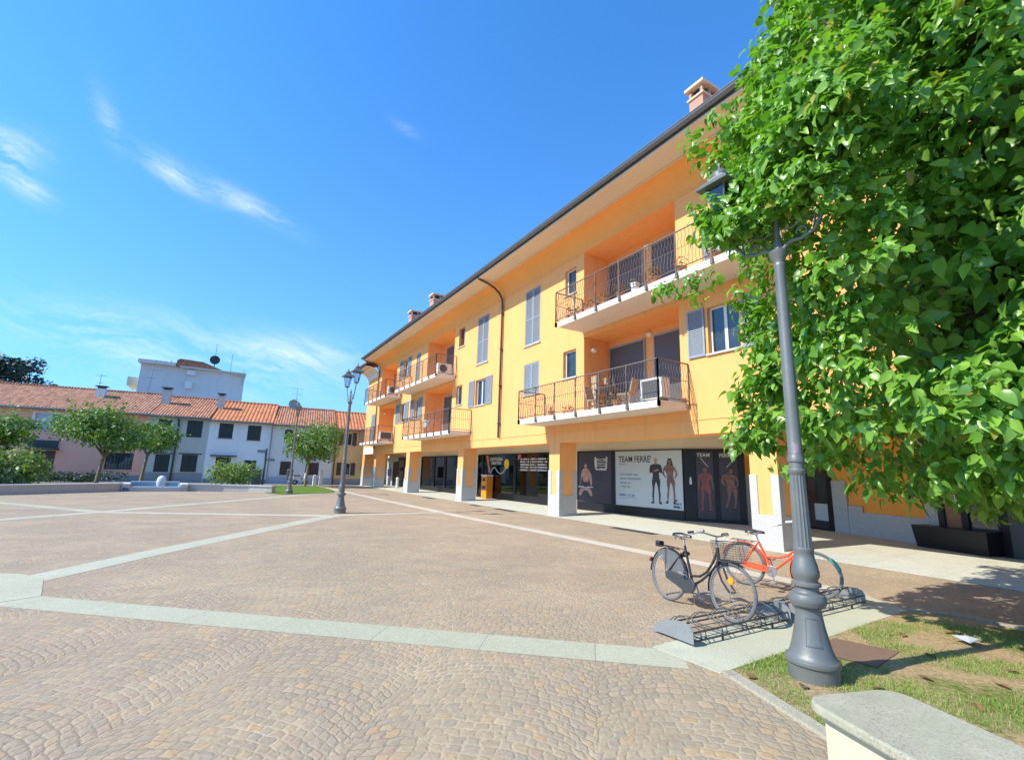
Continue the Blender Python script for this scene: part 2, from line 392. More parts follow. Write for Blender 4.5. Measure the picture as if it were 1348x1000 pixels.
class MB:
    def __init__(s, xf=None):
        s.v = []; s.f = []; s.m = []; s.xf = xf
    def add(s, vs, fs, mi=0):
        o = len(s.v)
        if s.xf is not None: vs = [s.xf @ Vector(q) for q in vs]
        s.v.extend([tuple(q) for q in vs])
        s.f.extend([tuple(i + o for i in q) for q in fs]); s.m.extend([mi] * len(fs))
        return s
    def box(s, x0, x1, y0, y1, z0, z1, mi=0):
        if x0 > x1: x0, x1 = x1, x0
        if y0 > y1: y0, y1 = y1, y0
        if z0 > z1: z0, z1 = z1, z0
        vs = [(x, y, z) for z in (z0, z1) for x, y in ((x0, y0), (x1, y0), (x1, y1), (x0, y1))]
        return s.add(vs, [(3, 2, 1, 0), (4, 5, 6, 7), (0, 1, 5, 4), (1, 2, 6, 5), (2, 3, 7, 6), (3, 0, 4, 7)], mi)
    def prism(s, poly, z0, z1, mi=0):
        n = len(poly)
        vs = [(*q, z0) for q in poly] + [(*q, z1) for q in poly]
        fs = [tuple(range(n - 1, -1, -1)), tuple(range(n, 2 * n))] + [(i, (i + 1) % n, n + (i + 1) % n, n + i) for i in range(n)]
        return s.add(vs, fs, mi)
    def plate(s, poly, y0, y1, mi=0):
        """polygon given in (x,z), extruded along y"""
        n = len(poly)
        vs = [(a, y0, c) for a, c in poly] + [(a, y1, c) for a, c in poly]
        fs = [tuple(range(n)), tuple(range(2 * n - 1, n - 1, -1))] + [(i, n + i, n + (i + 1) % n, (i + 1) % n) for i in range(n)]
        return s.add(vs, fs, mi)
    def sheet(s, poly, mi=0):
        return s.add(poly, [tuple(range(len(poly)))], mi)
    def tube(s, pts, r, n=8, mi=0, closed=False, cap=True):
        pts = [Vector(q) for q in pts]; k = len(pts)
        rr = r if isinstance(r, (list, tuple)) else [r] * k
        vs = []; prev = None
        for i in range(k):
            if closed: d = pts[(i + 1) % k] - pts[i - 1]
            else: d = pts[min(i + 1, k - 1)] - pts[max(i - 1, 0)]
            d.normalize()
            if prev is None:
                a = d.orthogonal().normalized()
            else:
                a = (prev - d * prev.dot(d))
                a = a.normalized() if a.length > 1e-6 else d.orthogonal().normalized()
            prev = a; b = d.cross(a)
            for j in range(n):
                t = 2 * math.pi * j / n
                vs.append(pts[i] + (a * math.cos(t) + b * math.sin(t)) * rr[i])
        fs = []
        for i in range(k if closed else k - 1):
            for j in range(n):
                a0 = i * n + j; a1 = i * n + (j + 1) % n
                b0 = ((i + 1) % k) * n + j; b1 = ((i + 1) % k) * n + (j + 1) % n
                fs.append((a0, a1, b1, b0))
        if cap and not closed:
            fs.append(tuple(range(n - 1, -1, -1))); fs.append(tuple(range((k - 1) * n, k * n)))
        return s.add(vs, fs, mi)
    def lathe(s, prof, n=24, c=(0, 0, 0), mi=0, rf=None, rot=0., cap=True):
        vs = []
        for r, z in prof:
            for j in range(n):
                t = 2 * math.pi * j / n + rot
                q = r * (rf(t, z) if rf else 1)
                vs.append((c[0] + q * math.cos(t), c[1] + q * math.sin(t), c[2] + z))
        fs = []
        k = len(prof)
        for i in range(k - 1):
            for j in range(n):
                fs.append((i * n + j, i * n + (j + 1) % n, (i + 1) * n + (j + 1) % n, (i + 1) * n + j))
        if cap:
            fs.append(tuple(range(n - 1, -1, -1))); fs.append(tuple(range((k - 1) * n, k * n)))
        return s.add(vs, fs, mi)
    def blob(s, poly, y0, y1, mi=0, it=2):
        """plate with its corners rounded off"""
        for _ in range(it):
            poly = [tuple(a * (1 - t) + b * t for a, b in zip(p, q)) for p, q in zip(poly, poly[1:] + poly[:1]) for t in (.25, .75)]
        return s.plate(poly, y0, y1, mi)
    def ellipse(s, cx, cz, rx, rz, y0, y1, n=14, mi=0):
        return s.plate([(cx + rx * math.cos(2 * math.pi * i / n), cz + rz * math.sin(2 * math.pi * i / n)) for i in range(n)], y0, y1, mi)
    def build(s, name, mats, parent=None, smooth=None, bevel=0, **tags):
        if not isinstance(mats, (list, tuple)): mats = [mats]
        o0 = Vector(ORI.get(parent.name, (0, 0, 0))) if parent else Vector((0, 0, 0))
        me = bpy.data.meshes.new(name)
        me.from_pydata([(a - o0.x, b - o0.y, c - o0.z) for a, b, c in s.v], [], s.f)
        for q in mats: me.materials.append(M[q] if isinstance(q, str) else q)
        if len(mats) > 1: me.polygons.foreach_set('material_index', s.m)
        bm = bmesh.new(); bm.from_mesh(me); bmesh.ops.recalc_face_normals(bm, faces=bm.faces) if not tags.pop('raw', False) else None
        if bevel:
            bmesh.ops.bevel(bm, geom=[e for e in bm.edges if len(e.link_faces) == 2 and e.calc_face_angle(0) > .6], offset=bevel, segments=2, affect='EDGES', profile=.5)
        bm.to_mesh(me); bm.free()
        if smooth is not None:
            me.polygons.foreach_set('use_smooth', [True] * len(me.polygons))
            me.set_sharp_from_angle(angle=rad(smooth))
        me.update()
        o = bpy.data.objects.new(name, me); COL.objects.link(o)
        if parent: o.parent = parent; ORI[o.name] = tuple(o0)
        tag(o, **tags)
        return o

def tag(o, label=None, cat=None, group=None, kind=None):
    if label: o['label'] = label
    if cat: o['category'] = cat
    if group: o['group'] = group
    if kind: o['kind'] = kind
    return o

def thing(name, label, cat, loc=(0, 0, 0), group=None, kind=None):
    o = bpy.data.objects.new(name, None); COL.objects.link(o); o.location = loc
    o.empty_display_size = .2
    ORI[o.name] = tuple(loc)
    return tag(o, label, cat, group, kind)

def dup(o, parent=None):
    c = o.copy(); COL.objects.link(c)
    if parent: c.parent = parent
    for ch in list(o.children): dup(ch, c)
    return c

def copy_thing(o, loc, rz=0., label=None):
    c = dup(o); c.location = loc; c.rotation_euler = (0, 0, rz)
    if label: c['label'] = label
    return c

def frame(A, B):
    """local x runs from A to B, local y is the outward side (left of the direction), z up"""
    A = Vector((*A, 0)); B = Vector((*B, 0)); d = (B - A).normalized(); n = Vector((-d.y, d.x, 0))
    m = Matrix.Identity(4)
    m.col[0][:3] = d; m.col[1][:3] = n; m.col[2][:3] = (0, 0, 1); m.col[3][:3] = A
    return m

def wallsheet(mb, s0, s1, z0, z1, ops, mi=0):
    """front face with rectangular openings (s0,s1,z0,z1,depth) and their reveals"""
    xs = sorted({s0, s1, *[o[0] for o in ops], *[o[1] for o in ops]}); zs = sorted({z0, z1, *[o[2] for o in ops], *[o[3] for o in ops]})
    xs = [q for q in xs if s0 <= q <= s1]; zs = [q for q in zs if z0 <= q <= z1]
    for a, b in zip(xs, xs[1:]):
        for c, d in zip(zs, zs[1:]):
            mx, mz = (a + b) / 2, (c + d) / 2
            if any(o[0] < mx < o[1] and o[2] < mz < o[3] for o in ops): continue
            mb.sheet([(b, 0, c), (a, 0, c), (a, 0, d), (b, 0, d)], mi)
    for a, b, c, d, dep in ops:
        mb.sheet([(a, 0, c), (a, -dep, c), (a, -dep, d), (a, 0, d)], mi)
        mb.sheet([(b, 0, c), (b, 0, d), (b, -dep, d), (b, -dep, c)], mi)
        mb.sheet([(a, 0, d), (a, -dep, d), (b, -dep, d), (b, 0, d)], mi)
        mb.sheet([(a, 0, c), (b, 0, c), (b, -dep, c), (a, -dep, c)], mi)

def leaves(name, P, N, size, mat, parent=None, tmpl='ovate', droop=.4, seed=1, jit=.5, **tags):
    """leaf-sized faces at points P, roughly facing N"""
    rg = np.random.default_rng(seed)
    n = len(P)
    if tmpl == 'ovate':
        T = np.array([(0, 0, 0), (.20, -.04, .04), (.37, .14, .10), (.385, .30, .08), (.40, .38, .12), (.33, .60, .06), (.19, .82, -.04), (0, 1.08, -.20),
                      (-.19, .82, -.04), (-.33, .60, .04), (-.40, .38, .08), (-.385, .30, .10), (-.37, .14, .12), (-.20, -.04, .04), (0, .32, 0), (0, .62, -.03)])
        F = [(0, 1, 2, 3, 14), (14, 3, 4, 15), (15, 4, 5, 6), (15, 6, 7), (0, 14, 11, 12, 13), (14, 15, 10, 11), (15, 8, 9, 10), (15, 7, 8)]
    elif tmpl == 'clump':
        T = np.array([(0, 0, 0), (.34, .42, .08), (0, 1., -.1), (-.34, .42, .08)])
        F = [(0, 1, 2, 3)]
    else:
        T = np.array([(-.06, 0, 0), (.06, 0, 0), (.035, .6, .06), (-.035, .6, .06), (0, 1., .22)])
        F = [(0, 1, 2, 3), (3, 2, 4)]
    N = N / (np.linalg.norm(N, axis=1, keepdims=True) + 1e-9)
    Nn = N + rg.normal(0, jit, (n, 3)); Nn[:, 2] += .35
    Nn /= np.linalg.norm(Nn, axis=1, keepdims=True)
    D = N * .6 + rg.normal(0, .6, (n, 3)); D[:, 2] -= droop
    D -= Nn * (D * Nn).sum(1, keepdims=True); D /= np.linalg.norm(D, axis=1, keepdims=True) + 1e-9
    X = np.cross(D, Nn) * rg.uniform(.62, 1.0, (n, 1))
    sz = size * rg.uniform(.42, 1.22, n)
    V = P[:, None, :] + sz[:, None, None] * (T[None, :, 0:1] * X[:, None, :] + T[None, :, 1:2] * D[:, None, :] + T[None, :, 2:3] * Nn[:, None, :] * rg.uniform(.5, 1.6, (n, 1, 1)))
    return rawmesh(name, V, F, len(T), mat, parent, **tags)

def rawmesh(name, V, F, k, mat, parent, **tags):
    n = len(V)
    o0 = np.array(ORI.get(parent.name, (0, 0, 0))) if parent else np.zeros(3)
    me = bpy.data.meshes.new(name)
    lt = np.array([len(f) for f in F]); flat = np.concatenate([np.array(f) for f in F])
    loops = (flat[None, :] + np.arange(n)[:, None] * k).ravel()
    tot = np.tile(lt, n); start = np.concatenate([[0], np.cumsum(tot)[:-1]])
    me.vertices.add(n * k); me.loops.add(len(loops)); me.polygons.add(len(tot))
    me.vertices.foreach_set('co', (V.reshape(-1, 3) - o0).astype(np.float32).ravel())
    me.loops.foreach_set('vertex_index', loops.astype(np.int32))
    me.polygons.foreach_set('loop_start', start.astype(np.int32)); me.polygons.foreach_set('loop_total', tot.astype(np.int32))
    me.polygons.foreach_set('use_smooth', np.ones(len(tot), dtype=bool))
    me.update(calc_edges=True); me.validate()
    me.materials.append(M[mat])
    o = bpy.data.objects.new(name, me); COL.objects.link(o)
    if parent: o.parent = parent; ORI[o.name] = tuple(o0)
    tag(o, **tags)
    return o

def text(body, mb_xf, s_left, z_base, height, width, y, mat, parent, name='lettering', thick=.002, bold=.016):
    """flat lettering on a facade frame; local x of the frame runs right to left as seen from outside"""
    cu = bpy.data.curves.new('lettering', 'FONT'); cu.body = body; cu.size = 1; cu.extrude = 0; cu.resolution_u = 3; cu.offset = bold
    o = bpy.data.objects.new('tmp', cu); COL.objects.link(o)
    bpy.context.view_layer.update()
    me = bpy.data.meshes.new_from_object(o.evaluated_get(bpy.context.evaluated_depsgraph_get()))
    bpy.data.objects.remove(o); bpy.data.curves.remove(cu)
    co = np.array([v.co[:] for v in me.vertices])
    lo, hi = co.min(0), co.max(0)
    kx = width / (hi[0] - lo[0]); kz = height / (hi[1] - lo[1])
    mb = MB(mb_xf)
    vs = [(s_left - (c[0] - lo[0]) * kx, y, z_base + (c[1] - lo[1]) * kz) for c in co]
    mb.add(vs, [tuple(p.vertices) for p in me.polygons])
    bpy.data.meshes.remove(me)
    return mb.build(name, mat, parent, raw=True)

# ------------------------------------------------------------------ camera, light, sky
f_px = 625.917
yaw, pitch, roll = .538874, .190619, .0284513
cy, sy, cp, sp = math.cos(yaw), math.sin(yaw), math.cos(pitch), math.sin(pitch)
fw = Vector((sy * cp, cy * cp, sp)); rt = Vector((cy, -sy, 0)); up = rt.cross(fw)
r2 = rt * math.cos(roll) + up * math.sin(roll); u2 = up * math.cos(roll) - rt * math.sin(roll)
cam = bpy.data.cameras.new('camera'); camo = bpy.data.objects.new('camera', cam); COL.objects.link(camo)
mw = Matrix.Identity(4)
mw.col[0][:3] = r2; mw.col[1][:3] = u2; mw.col[2][:3] = -fw; mw.col[3][:3] = (0, 0, 1.6)
camo.matrix_world = mw
cam.sensor_fit = 'HORIZONTAL'; cam.sensor_width = 36; cam.lens = 36 * f_px / 1348; cam.clip_end = 3000; cam.clip_start = .05
SC.camera = camo

SUN_EL = rad(42.5)
sd = Vector((.984, -.178, 0)).normalized() * math.cos(SUN_EL); sd.z = -math.sin(SUN_EL)
sun = bpy.data.lights.new('sun', 'SUN'); sun.energy = 4.1; sun.angle = rad(.53); sun.color = (1., .93, .80)
suno = bpy.data.objects.new('sun', sun); COL.objects.link(suno)
suno.rotation_euler = (-sd).to_track_quat('Z', 'Y').to_euler(); suno.location = (-20, 5, 40)

w = bpy.data.worlds.new('World'); SC.world = w; w.use_nodes = True
nt = w.node_tree; bg = nt.nodes['Background']
sky = nt.nodes.new('ShaderNodeTexSky'); sky.sky_type = 'NISHITA'; sky.sun_disc = False
sky.sun_elevation = SUN_EL; sky.sun_rotation = math.atan2(-sd.x, -sd.y)
sky.air_density = 1.0; sky.dust_density = .35; sky.ozone_density = 3.0
tc = nt.nodes.new('ShaderNodeTexCoord')
dx, dy, dz = xyz(nt, tc.outputs['Generated'])
dzc = dz.f('MAXIMUM', .03)
px, py = dx / dzc, dy / dzc
skyc = mix(nt, 1., sky.outputs[0], (.38, .88, 1.46), 'MULTIPLY')
skyc = mix(nt, (dz * 1.3)._m('MINIMUM', (dz * 1.3).f('MAXIMUM', 0.), 1.), skyc, mix(nt, 1., skyc, (.92, 1.13, 1.03), 'MULTIPLY'))
skyc = mix(nt, (dz.f('MAXIMUM', 0.) * -4.).f('EXPONENT') * .72, skyc, (1.60, 2.75, 3.95))
def raydir(q):
    v = fw + r2 * ((q[0] - 674) / f_px) + u2 * ((500 - q[1]) / f_px)
    return v.normalized()
def blob(a, b, wid, k):
    """streak of cirrus between two sky directions"""
    A = raydir(a); B = raydir(b); ax = (B - A); L = ax.length; ax.normalize()
    nrm = A.cross(B).normalized(); c = (A + B) / 2
    t = (dx * ax.x + dy * ax.y + dz * ax.z - c.dot(ax)) / (L * .5)
    s_ = (dx * nrm.x + dy * nrm.y + dz * nrm.z) / wid
    return (t * t * -1.2 - s_ * s_).f('EXPONENT') * k
wv = nz(nt, tc.outputs['Generated'], 4.5, 5, .6)
masks = blob((-60, 192), (50, 200), .022, 1.15) + blob((0, 222), (64, 266), .013, .8) + blob((186, 200), (272, 258), .015, .72) + blob((255, 232), (384, 300), .016, .55) \
    + blob((128, 112), (154, 198), .012, .40) + blob((-80, 400), (280, 455), .045, .36) + blob((100, 470), (480, 492), .05, .46) + blob((330, 450), (460, 475), .03, .36) + blob((510, 158), (558, 184), .010, .16)
A_ = (raydir((375, 292)) - raydir((195, 205))).normalized(); B_ = raydir((280, 250)).cross(A_).normalized(); C_ = A_.cross(B_)
def dt(v): return dx * v.x + dy * v.y + dz * v.z
fib = nz(nt, comb(nt, dt(A_) * 4.5 + wv * .9, dt(B_) * 26. + wv * 3.2, dt(C_) * 9.), 1., 10, .70)
soft = nz(nt, comb(nt, dt(A_) * 5., dt(B_) * 9., dt(C_) * 5.), 1., 6, .6)
cl = masks * ((fib * 1.0 + soft * .35 - .56) * 4.0).f('MAXIMUM', 0.)
cl = cl.f('MINIMUM', .9)
lum = mix(nt, cl, skyc, (4.6, 5.1, 5.3))
nt.links.new(lum, bg.inputs[0]); bg.inputs[1].default_value = .148
SC.view_settings.view_transform = 'Standard'; SC.view_settings.look = 'None'
SC.view_settings.exposure = .64; SC.view_settings.gamma = 1
SC.cycles.max_bounces = 7; SC.cycles.transparent_max_bounces = 12

exec_parts = []
# ------------------------------------------------------------------ ground
def ground_sheet(name, poly, z, mat, label, cat, kind='structure'):
    return MB().sheet([(a, b, z) for a, b in poly]).build(name, mat, label=label, cat=cat, kind=kind, raw=True)

ground_sheet('ground', [(-400, -400), (400, -400), (400, 600), (-400, 600)], -.04, 'asphalt', 'grey gravelly ground reaching out behind the plaza and houses', 'ground')
ground_sheet('plaza', [(-40, -12), (10.922, -12), (10.922, 47), (-40, 47)], 0, 'cob', 'plaza floor of brown porphyry setts laid in arcs', 'plaza')
mb = MB()
for (x0, z0), (x1, z1) in zip([(10.95, -.06), (10.95, .014), (14.2, .115)], [(10.95, .014), (14.2, .115), (22, .12)]):
    mb.sheet([(x0, -12, z0), (x1, -12, z1), (x1, 46, z1), (x0, 46, z0)])
mb.build('pavement', 'pave', raw=True, label='pale concrete pavement running under the arcade of the yellow building', cat='pavement', kind='structure')

M['bandA'] = slabs('granite_strip_near', (.475, .475, .335), 1.05, math.atan2(-.654, .756))
M['bandB'] = slabs('granite_strip_across', (.50, .49, .365), 1.05, math.atan2(.83, .56))
M['bandS'] = slabs('granite_strip_facade', (.59, .545, .44), 1.05, rad(90))
M['bandE'] = slabs('granite_strip_lamp', (.56, .53, .40), 1.05, rad(0))
def strip(pts, wd, mat, label, z=.004):
    z = z * .5
    """stone strip along a polyline"""
    pts = [Vector(q) for q in pts]; L, R = [], []
    for i, q in enumerate(pts):
        d = (pts[min(i + 1, len(pts) - 1)] - pts[max(i - 1, 0)]).normalized(); n = Vector((-d.y, d.x)) * wd / 2
        L.append(q + n); R.append(q - n)
    mb = MB()
    for i in range(len(pts) - 1):
        mb.sheet([(*R[i], z), (*R[i + 1], z), (*L[i + 1], z), (*L[i], z)])
    mb.build('paving_strip', mat, raw=True, label=label, cat='paving strip', kind='structure')
strip([(-1.95, 8.0), (1.55, 5.02), (3.76, 3.15)], .44, 'bandA', 'wide grey granite strip crossing the near setts towards the bike rack')
strip([(-2.0, 9.1), (-.87, 10.9), (3.05, 16.55), (3.5, 17.2)], .50, 'bandB', 'granite strip from the left junction to the lamp in mid plaza', .006)
ground_sheet('paving_junction', [(-1.62, 8.0), (-1.86, 9.15), (-2.2, 9.6), (-3.5, 10.3), (-4.2, 9.3), (-2.2, 7.72)], .0045, 'bandA', 'pale granite patch where two plaza strips meet at the left', 'paving junction')
strip([(-4.2, 9.75), (-9, 13.8), (-14, 18)], .44, 'bandA', 'granite strip leaving the left junction out of the picture', .005)
strip([(-5.5, 17.0), (-3.05, 19.9), (2.54, 27.4), (5.4, 31.3)], .46, 'bandB', 'far granite strip running from the left towards the far lawn', .005)
strip([(-8.5, 27.1), (-6.57, 24.5), (-3.05, 19.9)], .46, 'bandA', 'granite strip coming from the low wall to the far junction', .0045)
strip([(-3.05, 19.85), (3.5, 17.0)], .46, 'bandE', 'granite strip linking the far junction with the mid plaza lamp', .0055)
strip([(3.5, 17.15), (7.45, 17.5)], .40, 'bandE', 'granite strip from the mid plaza lamp to the strip along the arcade', .0045)
strip([(7.1, 44), (7.28, 30), (7.5, 16.1), (7.95, 7.44), (8.12, 3.85)], .42, 'bandS', 'long pale granite strip running parallel to the arcade', .007)

MB().prism([(3.74, 3.50), (3.78, 2.80), (5.9, 2.88), (7.74, 2.94), (8.26, 3.72)], -.05, .006).build('concrete_pad', 'pad', label='pale concrete pad under the bike rack beside the lawn', cat='pad', kind='structure')
kerbL = [Vector((3.80, 2.80)), Vector((3.47, 1.82)), Vector((3.27, 1.2)), Vector((2.7, -.6)), Vector((2.0, -2.8))]
mb = MB()
for a, b in zip(kerbL, kerbL[1:]):
    d = (b - a).normalized(); n = Vector((-d.y, d.x)) * .10
    mb.prism([(*a,), (*b,), (*(b + n),), (*(a + n),)], -.05, .022)
mb.build('kerb', 'kerb', label='narrow stone kerb along the left edge of the lawn', cat='kerb', kind='structure')
mb = MB()
kr = [Vector((7.74, 2.93)), Vector((7.98, 2.45)), Vector((8.05, 1.6)), Vector((7.9, -2.8))]
for a, b in zip(kr, kr[1:]):
    d = (b - a).normalized(); n = Vector((-d.y, d.x)) * .09
    mb.prism([(*a,), (*b,), (*(b + n),), (*(a + n),)], -.05, .024)
mb.build('kerb', 'kerb', label='stone kerb between the lawn and the setts near the tree', cat='kerb', kind='structure')
LAWN = [(3.90, 2.79), (5.9, 2.87), (7.72, 2.92), (7.96, 2.42), (8.0, 1.6), (7.86, -2.8), (2.1, -2.8), (2.8, -.6), (3.37, 1.2), (3.57, 1.82)]
mb = MB(); mb.sheet([(a, b, .012) for a, b in LAWN]); mb.build('lawn', 'lawn', raw=True, label='dry patchy lawn around the near lamp and big tree', cat='lawn', kind='structure')
def inside(p, poly):
    x, y = p; r = False
    for (x0, y0), (x1, y1) in zip(poly, poly[1:] + poly[:1]):
        if (y0 > y) != (y1 > y) and x < (x1 - x0) * (y - y0) / (y1 - y0) + x0: r = not r
    return r
def grass(name, poly, n, size, label, thr, z, nsc, mat='grass', near=None):
    xs = [q[0] for q in poly]; ys = [q[1] for q in poly]; P = []; sz = []
    k = 0
    while len(P) < n and k < n * 12:
        k += 1
        x = random.uniform(min(xs), max(xs)); y = random.uniform(min(ys), max(ys))
        if not inside((x, y), poly): continue
        v = mnoise.fractal((x * nsc, y * nsc, 3.1), 1., 2., 4) * .5 + .5
        e = near(x, y) if near else 0
        if v + e + random.gauss(0, .05) < thr: continue
        P.append((x, y, z)); sz.append(size * random.uniform(.4, 1.2) * (1 + max(0, v + e - thr)))
    P = np.array(P); sz = np.array(sz); m = len(P)
    T = np.array([(-.05, 0, 0), (.05, 0, 0), (.035, .0, .5), (-.035, .0, .5), (0, 0., 1.)])
    a = RNG.uniform(0, 6.28, m); bend = RNG.uniform(.15, .9, m)
    ca, sa = np.cos(a), np.sin(a)
    V = np.zeros((m, 5, 3))
    for i, (tx, ty, tz) in enumerate(T):
        off = bend * tz * tz
        lx = tx * sz * 1.0; ly = off * sz; V[:, i, 0] = lx * ca - ly * sa; V[:, i, 1] = lx * sa + ly * ca; V[:, i, 2] = tz * sz * (1 - .3 * bend * tz)
    V += P[:, None, :]
    return rawmesh(name, V, [(0, 1, 2, 3), (3, 2, 4)], 5, mat, None, label=label, cat='grass', kind='stuff')
def nr(x, y):
    e = .34 * math.exp(-((x - 4.35) ** 2 + (y - 2.55) ** 2) / .40) + .20 * math.exp(-(((x - 6.3) / 1.0) ** 2 + ((y - 2.65) / .28) ** 2))
    if 4.95 < x < 5.75 and 2.2 < y < 2.82: e -= .9
    return e
grass('grass', LAWN, 95000, .032, 'short green grass tufts growing in the dry lawn', .545, .01, 1.6, near=nr)
MB().sheet([(5.0, 2.74, .018), (5.12, 2.22, .018), (5.78, 2.30, .018), (5.62, 2.80, .018)]).build('manhole_cover', 'rust', raw=True, label='square rusty manhole cover set in the lawn beside the near lamp', cat='manhole cover')
mb = MB(); mb.add([(6.62, 2.02, .05), (6.80, 1.98, .07), (6.86, 2.13, .045), (6.68, 2.18, .075), (6.74, 2.07, .09)], [(0, 1, 4), (1, 2, 4), (2, 3, 4), (3, 0, 4)])
mb.build('paper_litter', 'paper', label='crumpled white paper lying on the dry lawn', cat='litter')

lf = None
for i, (x, y) in enumerate([(4.1, 2.3), (4.6, 2.0), (5.2, 1.9), (5.9, 2.1), (4.3, 1.75), (6.4, 2.5), (5.6, 1.55), (4.9, 1.5), (7.0, 2.3), (6.1, 1.6), (4.0, 1.5), (3.9, 2.6)]):
    if lf is None:
        m_ = MB(); m_.add([(0, -.055, 0), (.03, -.02, .012), (.032, .02, .016), (0, .065, .004), (-.032, .02, .018), (-.03, -.02, .010), (0, 0, .002)], [(0, 1, 6), (1, 2, 6), (2, 3, 6), (3, 4, 6), (4, 5, 6), (5, 0, 6)])
        lf = m_.build('fallen_leaf', 'reflector' if False else 'dry_plant', raw=True, label='fallen dry leaf lying on the lawn near the lamp', cat='leaf', group='fallen leaves on the lawn'); o_ = lf
    else:
        o_ = lf.copy(); COL.objects.link(o_)
    o_.location = (x, y, .022); o_.rotation_euler = (random.uniform(-.25, .25), random.uniform(-.25, .25), random.uniform(0, 6.28))
def drain(x, y, wx, wy, label):
    mb = MB(); mb.box(x - wx / 2, x + wx / 2, y - wy / 2, y + wy / 2, -.02, .006)
    n = int(wy / .06)
    for i in range(n):
        t = y - wy / 2 + (i + .5) * wy / n; mb.box(x - wx / 2 + .03, x + wx / 2 - .03, t - .012, t + .012, .006, .012)
    mb.build('drain_grate', 'drain', label=label, cat='drain')
drain(10.62, 10.6, .34, 1.7, 'dark iron drain grate in the setts nearest the bicycles')
drain(10.55, 17.9, .34, 1.5, 'dark iron drain grate below the stationery shop window')
drain(10.5, 20.6, .30, .8, 'short dark drain grate by the orange vending box')
drain(10.45, 26.4, .34, 1.5, 'dark iron drain grate before the far arcade bays')
FL = [(2.6, 31.2), (3.2, 29.9), (4.6, 30.6), (6.5, 32.4), (7.0, 36), (7.0, 42.5), (1.5, 42.5), (1.8, 36), (2.2, 33)]
ground_sheet('far_lawn', FL, .02, 'lawn_far', 'green lawn beyond the plaza around the round street tree', 'lawn')
ground_sheet('garden_strip', [(-14, 27), (-8.2, 29.6), (-5.8, 32.4), (-3.9, 34), (-1, 34.4), (1.8, 33.6), (1.5, 42.5), (-20, 44.5)], .02, 'lawn_far', 'planted strip behind the low plaza wall', 'garden')
ground_sheet('lane', [(-40, 44.6), (-20, 44.5), (7, 42.6), (14, 43), (14, 47.5), (-40, 53)], .012, 'asphalt', 'grey lane in front of the row of old houses', 'lane')

# ------------------------------------------------------------------ the yellow building
F = 11.05
FB = frame((F, 0), (F, 45))
bld = thing('apartment_building', 'long yellow apartment building with arcade, balconies and shops on the right', 'building', (F, 19, 0))
Y0, Y1 = -5., 41.0
ops = [  # s0,s1,z0,z1,depth
 (16.25, 17.45, 7.10, 9.66, .10), (16.28, 17.46, 4.88, 6.26, .10), (13.80, 14.50, 8.55, 9.62, .20), (13.80, 14.60, 5.20, 6.28, .20),
 (9.0, 13.33, 6.97, 9.985, 1.22), (9.0, 13.33, 3.62, 6.60, 1.22), (7.10, 8.05, 4.90, 6.22, .20), (7.0, 8.1, 6.97, 9.0, .10),
 (20.95, 22.2, 7.12, 9.68, .10), (21.1, 22.2, 4.92, 6.28, .20), (23.85, 24.62, 8.57, 9.69, .20), (23.87, 24.65, 5.2, 6.32, .20),
 (25.2, 29.55, 6.97, 9.985, 1.22), (25.2, 29.55, 3.62, 6.60, 1.22), (30.9, 31.75, 6.97, 9.6, .20), (33.5, 34.6, 8.3, 9.68, .20),
 (30.75, 31.6, 4.95, 6.33, .20), (33.5, 34.7, 4.95, 6.33, .20), (36.1, 40.3, 6.97, 9.985, 1.22), (36.1, 40.3, 3.62, 6.60, 1.22),
 (41.35, 42.6, 3.62, 6.2, .20), (2.4, 3.6, 7.10, 9.66, .10), (2.4, 3.6, 4.88, 6.26, .20), (-1.6, -.4, 7.10, 9.66, .10), (-1.6, -.4, 4.88, 6.26, .10)]
mb = MB(FB)
wallsheet(mb, Y0, 44.6, 2.75, 10.0, ops, 0)
# loggia back walls with door openings left plain behind the doors
for a, b, c, d, dep in ops:
    mb.sheet([(b, -dep, c), (a, -dep, c), (a, -dep, d), (b, -dep, d)], 0)
mb.sheet([(Y0, 0, 2.75), (44.6, 0, 2.75), (44.6, -.8, 2.75), (Y0, -.8, 2.75)], 0)          # arcade beam underside
mb.sheet([(Y0, -.8, 2.75), (44.6, -.8, 2.75), (44.6, -.8, 3.0), (Y0, -.8, 3.0)], 0)
mb.box(Y0, 44.6, 0, .018, 3.13, 3.165)                                                        # string line
mb.box(Y0, 41.0, 0, .02, 9.985, 10.0)
mb.sheet([(44.6, 0, 2.75), (44.6, 0, 10.0), (44.6, -10, 10.0), (44.6, -10, 0), (44.6, -3.2, 0), (44.6, -3.2, 2.75)])
mb.sheet([(Y0, 0, 2.75), (Y0, 0, 10.0), (Y0, -10, 10.0), (Y0, -10, 0), (Y0, -6, 0), (Y0, -6, 2.75)])
mb.sheet([(Y0, -10, 0), (44.6, -10, 0), (44.6, -10, 10.6), (Y0, -10, 10.6)])
mb.build('wall', 'yellow', bld, raw=True)
MB(FB).sheet([(Y0, -.8, 3.0), (44.6, -.8, 3.0), (44.6, -7, 3.0), (Y0, -7, 3.0)]).build('arcade_ceiling', 'cream', bld, raw=True)

